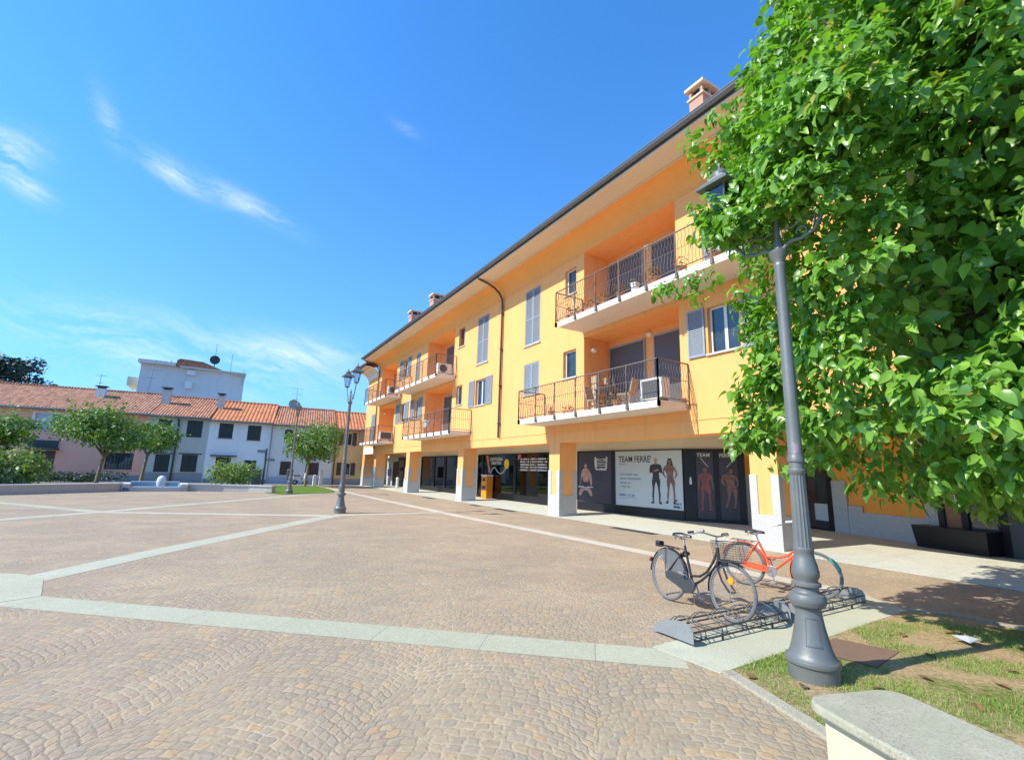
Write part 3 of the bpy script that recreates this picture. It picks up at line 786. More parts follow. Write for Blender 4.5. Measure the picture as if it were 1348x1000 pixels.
# cove, soffit, gutter, roof
def eave(y0, y1, dz, dd, mats):
    prof = []
    for i in range(9):
        t = i / 8 * math.pi / 2
        prof.append((.70 * (1 - math.cos(t)) + 0, 10.0 + dz + .70 * math.sin(t)))   # concave cove
    prof = [(.70 - .70 * math.cos(i / 8 * math.pi / 2), 10.0 + dz + .70 * math.sin(i / 8 * math.pi / 2)) for i in range(9)]
    mb = MB(FB)
    for (a, b), (c, d) in zip(prof, prof[1:]):
        mb.sheet([(y0, a, b), (y1, a, b), (y1, c, d), (y0, c, d)])
    mb.sheet([(y1, 0, 10.0 + dz)] + [(y1, a, b) for a, b in prof] + [(y1, 0, 10.70 + dz)])
    mb.build('cove', mats[0], bld, smooth=40, raw=True)
    mb = MB(FB); e = 1.48 - dd
    mb.box(y0, y1, .70, e, 10.705 + dz, 10.76 + dz); mb.box(y0, y1, .685, .72, 10.66 + dz, 10.705 + dz)
    mb.build('soffit', 'cream', bld)
    mb = MB(FB)
    pts = [(e + .10 + .10 * math.cos(t), 10.90 + dz + .10 * math.sin(t)) for t in [math.pi + i * math.pi / 8 for i in range(9)]]
    n = len(pts)
    mb.add([(y0, a, b) for a, b in pts] + [(y1, a, b) for a, b in pts], [(i, i + 1, n + i + 1, n + i) for i in range(n - 1)])
    mb.add([(y1, a, b) for a, b in pts], [tuple(range(n))]); mb.add([(y0, a, b) for a, b in pts], [tuple(range(n))])
    mb.tube([(y0, e + .20, 10.905 + dz), (y1, e + .20, 10.905 + dz)], .016, 6)
    mb.box(y0, y1, e - .012, e, 10.77 + dz, 10.96 + dz)
    mb.build('gutter', 'gutter', bld, smooth=40, raw=True)
    return e
e1 = eave(Y0 - .4, Y1 + .35, 0, 0, ['orange_cove'])
e2 = eave(Y1 + .36, 45.2, -.42, .30, ['white_plaster'])
mb = MB(FB)
def slope(y0, y1, d0, z0, d1, z1, th=.12):
    mb.add([(y0, d0, z0), (y1, d0, z0), (y1, d1, z1), (y0, d1, z1), (y0, d0, z0 + th), (y1, d0, z0 + th), (y1, d1, z1 + th), (y0, d1, z1 + th)],
           [(3, 2, 1, 0), (4, 5, 6, 7), (0, 1, 5, 4), (1, 2, 6, 5), (2, 3, 7, 6), (3, 0, 4, 7)])
slope(Y0 - .4, Y1 + .35, e1 + .03, 10.95, -5, 13.0); slope(Y0 - .4, Y1 + .35, -10.8, 10.9, -5, 13.0)
slope(Y1 + .36, 45.2, e2 + .03, 10.53, -5, 12.4); slope(Y1 + .36, 45.2, -10.8, 10.5, -5, 12.4)
roof = mb.build('roof', 'tile_main', bld)
def chimney(y0, y1, x0, x1, z0, z1, parent=roof):
    mb = MB()
    mb.box(x0, x1, y0, y1, z0, z1 - .48, 0)
    mb.box(x0 - .05, x1 + .05, y0 - .05, y1 + .05, z1 - .48, z1 - .42, 1)
    nx = 3 if x1 - x0 > .7 else 2
    for i in range(nx):
        for y in (y0, y1 - .09):
            a = x0 + (x1 - x0 - .09) * i / (nx - 1); mb.box(a, a + .09, y, y + .09, z1 - .42, z1 - .12, 0)
    mb.box(x0 + .1, x1 - .1, y0 + .1, y1 - .1, z1 - .42, z1 - .13, 2)
    mb.box(x0 - .1, x1 + .1, y0 - .1, y1 + .1, z1 - .12, z1 - .03, 1)
    cxm, cym = (x0 + x1) / 2, (y0 + y1) / 2
    mb.add([(x0 - .1, y0 - .1, z1 - .03), (x1 + .1, y0 - .1, z1 - .03), (x1 + .1, y1 + .1, z1 - .03), (x0 - .1, y1 + .1, z1 - .03), (cxm, cym, z1 + .1)], [(0, 1, 4), (1, 2, 4), (2, 3, 4), (3, 0, 4)], 1)
    mb.build('chimney', ['brick', 'cream', 'ink'], parent)
chimney(8.12, 8.62, 11.5, 12.25, 11.2, 13.88)
chimney(30.6, 31.3, 11.6, 12.6, 11.2, 14.0)
chimney(35.2, 35.9, 11.6, 12.6, 11.2, 14.05)

# downpipe following the cove
mb = MB(FB)
pp = [(19.45, 1.54, 10.84), (19.45, 1.42, 10.68), (19.45, .95, 10.58), (19.45, .55, 10.42), (19.45, .28, 10.22), (19.45, .12, 9.95), (19.45, .09, 9.7), (19.45, .09, 3.2), (19.45, .09, 3.15)]
mb.tube(pp, .052, 10)
for z in (9.2, 7.4, 5.6, 3.8): mb.box(19.38, 19.52, .0, .15, z, z + .03)
mb.build('downpipe', 'copper', bld, smooth=50)
mb = MB(FB); mb.tube([(40.9, 1.5, 10.84), (40.9, 1.35, 10.62), (40.9, .8, 10.5), (40.9, .35, 10.25), (40.9, .1, 9.9), (40.9, .08, 3.2)], .05, 8); mb.build('downpipe', 'copper', bld, smooth=50)

# windows
def leaf(parent, s0, s1, z0, z1, y0, split=True, mat='shutter'):
    """one louvred shutter leaf, thickness 4 cm in front of y0"""
    mb = MB(FB); fr = .055; y1 = y0 + .04
    mb.box(s0, s0 + fr, y0, y1, z0, z1); mb.box(s1 - fr, s1, y0, y1, z0, z1)
    rails = [z0, z1 - fr] + ([z0 + (z1 - z0) * .46] if z1 - z0 > 1.8 else [])
    for z in rails: mb.box(s0 + fr, s1 - fr, y0, y1 - .002, z, z + fr)
    n = int((z1 - z0) / .055)
    for i in range(n):
        z = z0 + (i + .5) * (z1 - z0) / n
        mb.add([(s0 + fr, y0 + .004, z + .028), (s1 - fr, y0 + .004, z + .028), (s1 - fr, y1 - .006, z - .022), (s0 + fr, y1 - .006, z - .022),
                (s0 + fr, y0 + .004, z + .036), (s1 - fr, y0 + .004, z + .036), (s1 - fr, y1 - .006, z - .014), (s0 + fr, y1 - .006, z - .014)],
               [(3, 2, 1, 0), (4, 5, 6, 7), (0, 1, 5, 4), (1, 2, 6, 5), (2, 3, 7, 6), (3, 0, 4, 7)])
    mb.build('shutter', mat, parent)
def window(o, kind, shut=None, sill=True, glassmat='pane', fmat='win_white'):
    s0, s1, z0, z1, dep = o
    y = -dep + .02
    fr = .06
    mb = MB(FB)
    if kind == 'closed':
        mb.box(s0 + .002, s0 + .02, y, y + .05, z0, z1); mb.box(s1 - .02, s1 - .002, y, y + .05, z0, z1); mb.box(s0 + .02, s1 - .02, y, y + .05, z1 - .02, z1 - .001)
        wd = mb.build('window', 'shutter', bld)
        m_ = (s0 + s1) / 2
        leaf(wd, s0 + .022, m_ - .004, z0 + .012, z1 - .022, -.045); leaf(wd, m_ + .004, s1 - .022, z0 + .012, z1 - .022, -.045)
    else:
        for a, b, c, d in ((s0 + .002, s0 + fr, z0 + .002, z1 - .002), (s1 - fr, s1 - .002, z0 + .002, z1 - .002), (s0 + fr, s1 - fr, z0 + .002, z0 + fr), (s0 + fr, s1 - fr, z1 - fr, z1 - .002)):
            mb.box(a, b, y, y + .055, c, d)
        if s1 - s0 > .85: m_ = (s0 + s1) / 2; mb.box(m_ - .045, m_ + .045, y, y + .05, z0 + fr, z1 - fr)
        wd = mb.build('window', fmat, bld)
        MB(FB).box(s0 + fr - .01, s1 - fr + .01, y + .012, y + .025, z0 + fr - .01, z1 - fr + .01).build('pane', glassmat, wd)
        if shut:
            for a, b in shut: leaf(wd, a, b, z0 - .03, z1 + .03, .012)
    if sill: MB(FB).box(s0 - .06, s1 + .06, -.09, .06, z0 - .05, z0).build('sill', 'sill', wd)
W = ops
window(W[0], 'closed'); window(W[1], 'closed'); window(W[2], 'glass'); window(W[3], 'glass')
window(W[6], 'glass', [(8.13, 8.69), (6.46, 7.02)]); window(W[7], 'closed', sill=False)
window(W[8], 'closed'); window(W[9], 'glass', [(22.3, 22.95), (20.35, 21.0)]); window(W[10], 'glass', fmat='wood'); window(W[11], 'glass')
window(W[14], 'closed', sill=False); window(W[15], 'glass', [(34.68, 35.35), (32.8, 33.42)]); window(W[16], 'glass', [(31.68, 32.35), (30.0, 30.68)])
window(W[17], 'glass', [(34.8, 35.6), (32.75, 33.4)]); window(W[20], 'closed', sill=False)
window(W[21], 'closed'); window(W[22], 'glass', [(3.68, 4.3), (1.7, 2.32)]); window(W[23], 'closed'); window(W[24], 'closed')

# loggia doors (roller shutters) and wall lights
def loggia_door(s0, s1, z0, z1, mat='darkwood', rolled=0.):
    y = -1.22 + .004
    mb = MB(FB)
    mb.box(s0 - .05, s0, y, y + .06, z0, z1); mb.box(s1, s1 + .05, y, y + .06, z0, z1); mb.box(s0 - .05, s1 + .05, y, y + .06, z1, z1 + .06)
    d = mb.build('balcony_door', 'shutter', bld)
    mb = MB(FB); n = int((z1 - z0) / .055)
    for i in range(n):
        z = z0 + i * (z1 - z0) / n
        mb.box(s0, s1, y, y + .03, z + .004, z + (z1 - z0) / n - .004)
        mb.box(s0, s1, y, y + .018, z - .004, z + .004)
    mb.build('roller_shutter', mat, d)
for z in (3.62, 6.97):
    h = 2.66
    loggia_door(9.6, 11.0, z + .02, z + h); loggia_door(11.5, 13.2, z + .02, z + h)
    loggia_door(25.5, 26.6, z + .02, z + h); loggia_door(27.5, 29.1, z + .02, z + h); loggia_door(36.6, 38, z + .02, z + h)
def walllight(s, z, y=-1.5, side=None):
    mb = MB(FB)
    mb.lathe([(.11, 0), (.12, .03), (.10, .10), (.05, .14)], 14)
    mb2 = MB()
    c = FB @ Vector((s, y, z))
    for v in mb.v: pass
    m2 = MB()
    if side is None:
        for r0, t in ((.12, .04), (.105, .10), (.06, .14)):
            pass
    prof = [(.0, 0), (.13, .0), (.13, .05), (.10, .10), (.05, .13), (.0, .14)]
    vs = []; n = 16
    for r, t in prof:
        for j in range(n):
            a = 2 * math.pi * j / n
            if side is None: vs.append((s + r * math.cos(a), y + t, z + .75 * r * math.sin(a)))
            else: vs.append((s - side * t, y + r * math.cos(a), z + .75 * r * math.sin(a)))
    fs = [(i * n + j, i * n + (j + 1) % n, (i + 1) * n + (j + 1) % n, (i + 1) * n + j) for i in range(len(prof) - 1) for j in range(n)]
    m2.xf = FB; m2.add(vs, fs); m2.build('wall_light', 'lightglass', bld, smooth=50)
walllight(11.25, 6.42, -1.22); walllight(11.25, 9.72, -1.22); walllight(13.32, 6.15, -.45, 1); walllight(40.29, 6.2, -.45, 1)

# balconies
def balcony(s0, s1, z, D=1.2):
    mb = MB(FB); mb.box(s0, s1, .003, D, z - .2, z)
    sl = mb.build('balcony', 'slab', bld, bevel=.008)
    mb = MB(FB); mb.box(s0 + .01, s1 - .01, D, D + .012, z - .135, z - .012); mb.build('fascia_strip', 'white_paint', sl)
    H = 1.12; e = .055
    path = [Vector((s0 - e, .02)), Vector((s0 - e, D + e)), Vector((s1 + e, D + e)), Vector((s1 + e, .02))]
    mb = MB(FB)
    for zz, r in ((z + H, .021), (z + .06, .016), (z + .62, .009)):
        mb.tube([(*q, zz) for q in path], r, 6)
    prof = [(.06, .03), (.14, .05), (.30, .045), (.50, .01), (.62, .0), (.70, .03), (.78, .036), (.88, -.012), (.95, -.022), (1.04, .006), (H, 0)]
    for a, b in zip(path, path[1:]):
        L = (b - a).length; n = max(2, round(L / .115)); d = (b - a) / L; nrm = Vector((-d.y, d.x))
        if nrm.dot(Vector(((s0 + s1) / 2, 0)) - a) > 0: nrm = -nrm
        for i in range(1, n):
            q = a + d * (L * i / n)
            mb.tube([(q.x + nrm.x * o, q.y + nrm.y * o, z + h) for h, o in prof], .0075, 4, cap=False)
        npost = max(1, round(L / 1.1))
        for i in range(npost + 1):
            q = a + d * (L * i / npost)
            mb.box(q.x - .016, q.x + .016, q.y - .016, q.y + .016, z - .17, z + H)
            if abs(q.y - (D + e)) < .01: mb.box(q.x - .035, q.x + .035, D + .013, D + e + .02, z - .185, z - .03)
    mb.build('railing', 'rail', sl)
    return sl
balcony(8.8, 15.75, 3.62); balcony(5.9, 13.35, 6.97); balcony(24.85, 32.4, 6.97); balcony(22.6, 29.8, 3.62)
balcony(34.6, 40.4, 6.97); balcony(35.7, 41.2, 3.62)
MB(FB).box(41.0, 44.3, .003, .03, 2.77, 3.35).build('fascia_panel', 'white_plaster', bld)

# arcade pillars: painted shaft, granite cladding standing a little proud
def pillar(s0, s1, d0=-.8, d1=0., mats=('yellow', 'granite', 'yellow')):
    mb = MB(FB); mb.box(s0, s1, d0, d1 - .002, 0, 2.75); pl = mb.build('pillar', mats[0], bld)
    mb = MB(FB); p = .022
    mb.box(s0 - p, s1 + p, d0 - p, d1 + p, -.02, .78)
    cw = .19
    for a in (s0 - p, s1 + p - cw):
        for b in (d0 - p, d1 + p - cw): mb.box(a, a + cw, b, b + cw, .78, 1.70)
    mb.build('granite_cladding', mats[1], pl, bevel=.004)
    mb = MB(FB)
    mb.box(s0 - .006, s0 - .001, d0 + cw - p + .01, d1 - cw + p - .01, .79, 1.7)
    mb.build('painted_panel', mats[2], pl)
for a in (6.40, 14.78, 23.30, 31.85, 40.15, 43.9, -2.1): pillar(a, a + .68)

# ------------------------------------------------------------------ shop fronts under the arcade
def strip_wall(A, B, z0, z1, mat, name, off=0.):
    mb = MB(frame(A, B)); L = (Vector(B) - Vector(A)).length
    mb.sheet([(0, off, z0), (L, off, z0), (L, off, z1), (0, off, z1)])
    return mb.build(name, mat, bld, raw=True)
PA, PB, PC, PD, PE = (15.0, 9.80), (14.0, 11.45), (13.5, 16.7), (13.5, 30.0), (13.5, 45.0)
ZF, ZT = .115, 2.57
for A, B in ((PA, PB), (PB, PC), (PC, PD), (PD, PE)):
    strip_wall(A, B, ZT, 3.05, 'cream', 'bulkhead', .0)
# corner by the door: return wall and right-hand wall
RA, RB = (14.6, 3.6), (16.0, 7.6)
RW = frame(RA, RB); LR = math.hypot(1.4, 4.0)   # s=0 at the near right end
RE = RW @ Vector((LR + 1.55, 0, 0)); strip_wall((RE.x, RE.y), (15.45, 9.72), 0, 3.05, 'panel_orange', 'arcade_wall')
mb = MB(frame((15.45, 9.72), PA)); mb.box(0, .46, -.1, .02, 1.7, 3.05, 0); mb.box(0, .46, -.1, .04, 0, 1.7, 1)
mb.build('arcade_pilaster', ['panel_orange', 'granite_grey'], bld)
def R2(a): return LR - a     # features were measured from the far end
mb = MB(RW)
mb.sheet([(-4, 0, 0), (LR + 1.55, 0, 0), (LR + 1.55, 0, 3.05), (-4, 0, 3.05)], 0)
mb.build('arcade_wall', 'panel_orange', bld, raw=True)
mb = MB(RW)
mb.box(R2(.47), R2(-.05), 0, .05, 0, 1.62); mb.box(R2(2.72), R2(.47), 0, .035, 0, .75); mb.box(R2(3.0), R2(2.66), 0, .05, 0, 2.7)
mb.box(R2(.95), R2(.49), .035, .05, .75, .92)
mb.build('granite_plinth', 'granite_grey', bld, bevel=.004)

def door_frame(name, xf, s0, s1, z0, z1, bars, y=.0, th=.07, mat='black'):
    mb = MB(xf)
    mb.box(s0, s1, y, y + th, z1 - .09, z1); mb.box(s0, s1, y, y + th, z0, z0 + .12)
    for a, b in bars: mb.box(a, b, y, y + th - .003, z0 + .12, z1 - .09)
    return mb.build(name, mat, bld)
# dark door right of the near pillar
d = door_frame('shop_door', RW, R2(-.02) - 0, R2(-1.15), .05, 2.6, [(R2(-.02), R2(-.16)), (R2(-.98), R2(-1.15))], .01)
MB(RW).box(R2(-.17), R2(-.97), .02, .04, .17, 2.5).build('pane', 'pane', d)
MB(RW).box(R2(-.22), R2(-.70), .045, .05, .40, .90).build('notice', 'print_white', d)
# glazed entrance at the right end
d = door_frame('shop_entrance', RW, R2(4.40), R2(2.98), .06, 2.6, [(R2(3.12), R2(2.98)), (R2(3.62), R2(3.48)), (R2(4.40), R2(4.18))], .01, .09)
MB(RW).box(R2(3.49), R2(3.11), .02, .045, .18, 2.5).build('pane', 'wood', d); MB(RW).box(R2(4.19), R2(3.61), .02, .045, .18, 2.5).build('pane', 'pane', d)
mb = MB(RW); mb.box(R2(3.42), R2(3.2), .05, .054, 1.2, 1.36); mb.build('notice', 'print_white', d)
mb = MB(RW); mb.box(R2(3.40), R2(3.22), .05, .054, 1.42, 1.6); mb.build('notice', 'curtain', d)
MB(RW).box(R2(5.2), R2(4.40), 0, .12, 0, 2.75).build('entrance_pier', 'dark_metal', bld)
mb = MB(RW); t0, t1 = R2(4.2), R2(2.72)
mb.add([(t0, .12, .1), (t1, .12, .1), (t1, .50, .1), (t0, .50, .1), (t0 - .05, .10, .62), (t1 + .05, .10, .62), (t1 + .05, .56, .62), (t0 - .05, .56, .62)],
       [(3, 2, 1, 0), (0, 1, 5, 4), (1, 2, 6, 5), (2, 3, 7, 6), (3, 0, 4, 7), (4, 5, 6, 7)])
mb.build('planter', 'black', label='long black planter box standing by the shaded shop entrance at the right', cat='planter', bevel=.01)

# gym shop: door section and two poster windows
XD = frame(PA, PB); LD = math.hypot(1.0, 1.65)
def D2(a): return LD - a
gd = door_frame('shop_door', XD, 0, LD, ZF, ZT, [(D2(.40), LD - .001), (D2(1.14), D2(.97)), (.001, D2(1.72))])
for a, b in ((.41, .97), (1.14, 1.72)):
    MB(XD).box(D2(b), D2(a), .02, .05, ZF + .12, ZT - .09).build('pane', 'print_dark', gd)
MB(XD).tube([(D2(1.00), .10, .95), (D2(1.00), .13, 1.0), (D2(1.00), .13, 1.4), (D2(1.00), .10, 1.45)], .018, 6).build('handle', 'dark_metal', gd)
text('TEAM', XD, D2(.45), 2.30, .12, .42, .053, 'ink_white', gd, thick=.001); text('FERRE\'', XD, D2(1.18), 2.29, .12, .46, .053, 'ink_white', gd)
XG = frame(PB, PC); LG = 5.2738
def G2(a): return LG - a
mb = MB(XG)
mb.box(0, LG, 0, .06, ZT - .04, ZT); mb.box(0, LG, 0, .06, ZF - .02, .44)
for a, b in ((0, .05), (1.95, 2.17), (5.25, LG)): mb.box(G2(b), G2(a), 0, .058, .44, ZT - .04)
gf = mb.build('shopfront', 'black', bld)
MB(XG).box(G2(1.96), G2(.04), .01, .04, .43, ZT - .03).build('poster', 'print_dark', gf)
MB(XG).box(G2(5.26), G2(2.16), .01, .04, .43, ZT - .03).build('poster', 'print_white', gf)
text('TEAM FERRE\'', XG, G2(2.34), 2.10, .25, 1.58, .042, 'ink', gf)
mb = MB(XG)
rr = random.Random(5)
def dashes(mb, a, b, z, h, y=.0405, hgt=.003):
    """illegible small print: letter-sized marks"""
    x = a
    while x < b:
        wl = rr.uniform(.25, .8) * h; wl = min(wl, b - x)
        if rr.random() > .14: mb.box(G2(x + wl * .8), G2(x), y, y + .002, z + rr.uniform(0, .12) * h, z + h * rr.uniform(.8, 1))
        x += wl
for a, b, z in ((2.40, 3.28, 1.59), (2.40, 3.44, 1.43), (2.40, 2.93, 1.27), (2.40, 2.93, 1.12)): dashes(mb, a, b, z, .08)
dashes(mb, 2.36, 2.7, 2.0, .05)
mb.build('small_print', 'ink_grey', gf)
mb = MB(XG); dashes(mb, 2.37, 3.12, .80, .09); mb.tube([(G2(2.4 + i * .08), .042, .74 - .03 * math.sin(i * .7)) for i in range(11)], .008, 4); mb.build('small_print', 'ink_blue', gf)
mb = MB(XG); dashes(mb, 4.85, 5.0, .72, .09); dashes(mb, 4.85, 5.16, .62, .07); dashes(mb, 4.83, 5.16, .50, .10); mb.build('small_print', 'ink', gf)

def fig(xf, T, s, z, h, dress, y=.042, skin='skin_print', parent=None, hair='ink', legs=None, name='printed_figure', arms='folded', lean=0., twist=0.):
    """flat printed poster figure: head, hair, torso, arms, legs"""
    k = h
    q = lambda pts: [(T(s + a * k + lean * c + twist * math.sin(c * 5) * k), z + c * k) for a, c in pts]
    mb = MB(xf); bare = legs == 'bare'
    hx = T(s + lean * .93)
    mb.ellipse(hx, z + .925 * k, .043 * k, .064 * k, y + .004, y + .0055, 16, 1)
    if hair:
        mb.blob([(hx + a * k, z + c * k) for a, c in ((-.05, .93), (-.055, .985), (0, 1.01), (.055, .985), (.05, .93), (.02, .965), (-.02, .965))], y + .0055, y + .0065, 2)
        if bare: mb.blob([(hx + a * k, z + c * k) for a, c in ((-.05, .98), (.05, .98), (.085, .88), (.10, .74), (.06, .70), (-.05, .71), (-.09, .76), (-.08, .88))], y - .001, y + .0008, 2)
    mb.plate(q([(-.026, .89), (.026, .89), (.032, .81), (-.032, .81)]), y + .001, y + .003, 1)
    tor = [(-.05, .845), (.05, .845), (.125, .825), (.135, .77), (.105, .70), (.078, .62), (.088, .55), (.105, .49), (.06, .45), (0, .455), (-.06, .45), (-.105, .49), (-.088, .55), (-.078, .62), (-.105, .70), (-.135, .77), (-.125, .825)]
    mb.blob(q(tor), y, y + .003, 1 if bare else 0)
    lg = 1 if bare else 0
    for sg in (-1, 1):
        mb.blob(q([(sg * .005, .50), (sg * .105, .52), (sg * .112, .44), (sg * .098, .34), (sg * .092, .28), (sg * .112, .20), (sg * .105, .10), (sg * .098, .03), (sg * .068, .03), (sg * .066, .12), (sg * .058, .22), (sg * .05, .29), (sg * .035, .38), (sg * .004, .455)]), y + .0005, y + .0028, lg)
        mb.blob(q([(sg * .064, .045), (sg * .10, .045), (sg * .15, .005), (sg * .14, -.01), (sg * .06, -.01)]), y + .001, y + .0032, 2 if bare else 0)
        if arms == 'folded':
            mb.blob(q([(sg * .09, .835), (sg * .145, .82), (sg * .165, .74), (sg * .17, .66), (sg * .14, .635), (sg * .115, .66), (sg * .105, .75)]), y + .003, y + .0042, 0 if not bare else 1)
        elif arms == 'hips':
            mb.blob(q([(sg * .10, .825), (sg * .14, .815), (sg * .17, .75), (sg * .205, .665), (sg * .20, .63), (sg * .11, .545), (sg * .095, .565), (sg * .165, .65), (sg * .125, .74)]), y + .003, y + .0042, 1)
        else:
            mb.blob(q([(sg * .10, .825), (sg * .14, .815), (sg * .155, .74), (sg * .16, .65), (sg * .17, .55), (sg * .165, .47), (sg * .14, .46), (sg * .135, .55), (sg * .125, .65), (sg * .11, .74)]), y + .003, y + .0042, 1)
    if arms == 'folded':
        mb.blob(q([(-.165, .715), (.0, .74), (.16, .72), (.165, .665), (.0, .66), (-.165, .655)]), y + .0042, y + .005, 0 if not bare else 1)
        mb.blob(q([(-.06, .70), (.02, .725), (.075, .735), (.08, .71), (.02, .69), (-.05, .675)]), y + .005, y + .0056, 1)
    if bare:
        mb.blob(q([(-.10, .53), (0, .515), (.10, .53), (.085, .50), (.02, .455), (-.02, .455), (-.085, .50)]), y + .0042, y + .005, 3)
        mb.blob(q([(-.105, .76), (-.05, .775), (0, .745), (.05, .775), (.105, .76), (.085, .70), (.0, .71), (-.085, .70)]), y + .0042, y + .005, 3)
    mb.build(name, [dress, skin, hair or 'ink', 'ink_red'], parent, raw=True)
fig(XG, G2, 4.12, .62, 1.68, 'ink', parent=gf, hair=None)
fig(XG, G2, 4.73, .66, 1.58, 'ink', parent=gf, legs='bare', skin='skin_print2', arms='hips', twist=.02)
# man lifting bands and the emblem on the dark poster
mb = MB(XG)
mb.ellipse(G2(.50), 1.93, .075, .10, .041, .044, 14, 0)
def gq(pts): return [(G2(a), c) for a, c in pts]
mb.blob(gq([(.26, 1.76), (.42, 1.84), (.60, 1.84), (.74, 1.76), (.68, 1.45), (.63, 1.22), (.39, 1.22), (.33, 1.45)]), .041, .043, 0)
for a0, a1 in ((.28, .16), (.72, .84)):
    mb.blob(gq([(a0, 1.78), (a0 + (.08 if a1 > a0 else -.08) * -1, 1.6), (a1 - .03, 1.12), (a1 + .04, 1.12), (a1 + .05, 1.45)]), .041, .0435, 0)
mb.plate(gq([(.38, 1.27), (.64, 1.27), (.60, 1.05), (.42, 1.05)]), .041, .044, 1)
mb.plate(gq([(.06, 1.08), (.92, 1.08), (.92, 1.04), (.06, 1.04)]), .041, .044, 2)
mb.blob(gq([(.18, 1.04), (.80, 1.04), (.92, .70), (.78, .68), (.62, .92), (.36, .92), (.22, .68), (.08, .70)]), .041, .0435, 0)
mb.build('printed_figure', ['skin_print', 'ink', 'ink_white'], gf, raw=True)
mb = MB(XG)
for sx in (1.08, 1.70):
    sg = 1 if sx < 1.3 else -1
    mb.ellipse(G2(sx), 2.27, .045, .055, .041, .043, 10)
    mb.plate(gq([(sx - .06, 2.22), (sx + .06, 2.22), (sx + sg * .10, 2.0), (sx + sg * .04, 1.83), (sx - sg * .02, 1.83), (sx - sg * .05, 2.05)]), .041, .043)
    mb.plate(gq([(sx, 2.21), (sx + sg * .2, 2.26), (sx + sg * .2, 2.22), (sx, 2.15)]), .041, .0435)
for z, h in ((2.20, .035), (2.12, .035), (2.02, .05), (1.92, .05)): dashes(mb, 1.18, 1.60, z, h)
dashes(mb, 1.10, 1.70, 1.76, .10)
mb.build('emblem', 'ink_white', gf)
fig(XD, D2, .70, .52, 1.45, 'ink_red', parent=gd, y=.052, skin='skin_print2', arms='down')
fig(XD, D2, 1.42, .55, 1.40, 'ink_grey', parent=gd, y=.052, legs='bare', skin='skin_print2', arms='hips', lean=.10, twist=.05)
mb = MB(XD)
for a, b in (((.55, 2.25), (.78, 1.95)), ((1.62, 2.25), (1.36, 1.95))):
    mb.plate([(D2(a[0]), a[1]), (D2(a[0] + .05), a[1]), (D2(b[0] + .05), b[1]), (D2(b[0]), b[1])], .052, .0535)
mb.build('printed_stroke', 'ink_grey', gd, raw=True)
mb = MB(XD); mb.plate([(D2(.18), 1.35), (D2(.26), 1.35), (D2(.25), 1.55), (D2(.22), 1.62), (D2(.19), 1.55)], .072, .075); mb.build('notice', 'ink_white', gd)
mb = MB(XD); mb.box(D2(1.86), D2(1.70), .07, .16, 2.44, 2.50); mb.box(D2(1.80), D2(1.76), .07, .10, 2.38, 2.44); mb.build('security_camera', 'plastic_white', bld)

# stationery shop and the bays beyond: real glass with dim rooms behind
XC = frame(PC, PD); LC = 13.3
def C2(a): return LC - a
mb = MB(XC)
mb.box(C2(11.25), C2(3.75), 0, .07, ZT - .05, ZT); mb.box(C2(11.25), C2(4.4), 0, .07, ZF - .02, .44); mb.box(C2(4.4), C2(3.75), 0, .07, ZF - .02, .25)
for a, b in ((11.05, 11.25), (7.93, 8.2), (4.30, 4.48), (3.75, 3.85)): mb.box(C2(b), C2(a), 0, .068, .2, ZT - .05)
cf = mb.build('shopfront', 'black', bld)
for a, b in ((4.48, 7.93), (8.2, 11.05), (3.85, 4.30)): MB(XC).box(C2(b), C2(a), .02, .03, .2, ZT - .04).build('pane', 'shopglass', cf)
text('CARTOLERIA', XC, C2(5.20), 2.19, .19, 1.52, .034, 'ink_white', cf, bold=.03); text('CREATIVA', XC, C2(5.38), 1.98, .17, 1.18, .034, 'ink_white', cf, bold=.03)
mb = MB(XC)
mb.ellipse(C2(7.15), 2.02, .26, .27, .033, .036, 20, 0); mb.build('lamp_decal', 'yellow_print', cf, raw=True)
mb = MB(XC)
for i in range(9):
    t = -1.2 + i * .62
    mb.plate([(C2(7.15) + math.cos(t) * .33, 2.02 + math.sin(t) * .34), (C2(7.15) + math.cos(t + .09) * .33, 2.02 + math.sin(t + .09) * .34), (C2(7.15) + math.cos(t + .05) * .48, 2.02 + math.sin(t + .05) * .5)], .033, .035)
mb.tube([(C2(7.15 + math.cos(t) * .13), .037, 1.99 + math.sin(t) * .12) for t in [math.pi * 1.1 + i * .2 for i in range(5)]], .012, 4)
mb.build('lamp_decal_ray', 'ink', cf, raw=True)
mb = MB(XC)
cpts = [(5.35, 1.50), (5.55, 1.72), (5.75, 1.83), (5.95, 1.78), (6.15, 1.60), (6.4, 1.50), (6.65, 1.50), (6.85, 1.58), (7.0, 1.72), (7.08, 1.80)]
mb.tube([(C2(a), .04, z) for a, z in cpts], .03, 5); mb.build('cable_decal', 'cable_print', cf)
mb = MB(XC); mb.plate([(C2(4.72), 2.50), (C2(5.02), 2.50), (C2(5.32), 1.55), (C2(5.15), 1.50)], .033, .036); mb.build('pencil_decal', 'pink_print', cf, raw=True)
mb = MB(XC); mb.plate([(C2(8.30), 2.5), (C2(8.65), 2.5), (C2(8.55), 2.3), (C2(8.3), 2.2)], .033, .035)
mb.build('corner_decal', 'pink_print', cf, raw=True)
mb = MB(XC)
G2_old = G2
def G2(a): return C2(a)
for z in (2.22, 2.08, 1.94, 1.81, 1.67):
    for a, b in ((8.55, 9.42), (9.50, 10.1), (10.18, 11.0)): dashes(mb, a, b, z, .095, .033)
mb.build('small_print', 'ink_white', cf)
G2 = G2_old
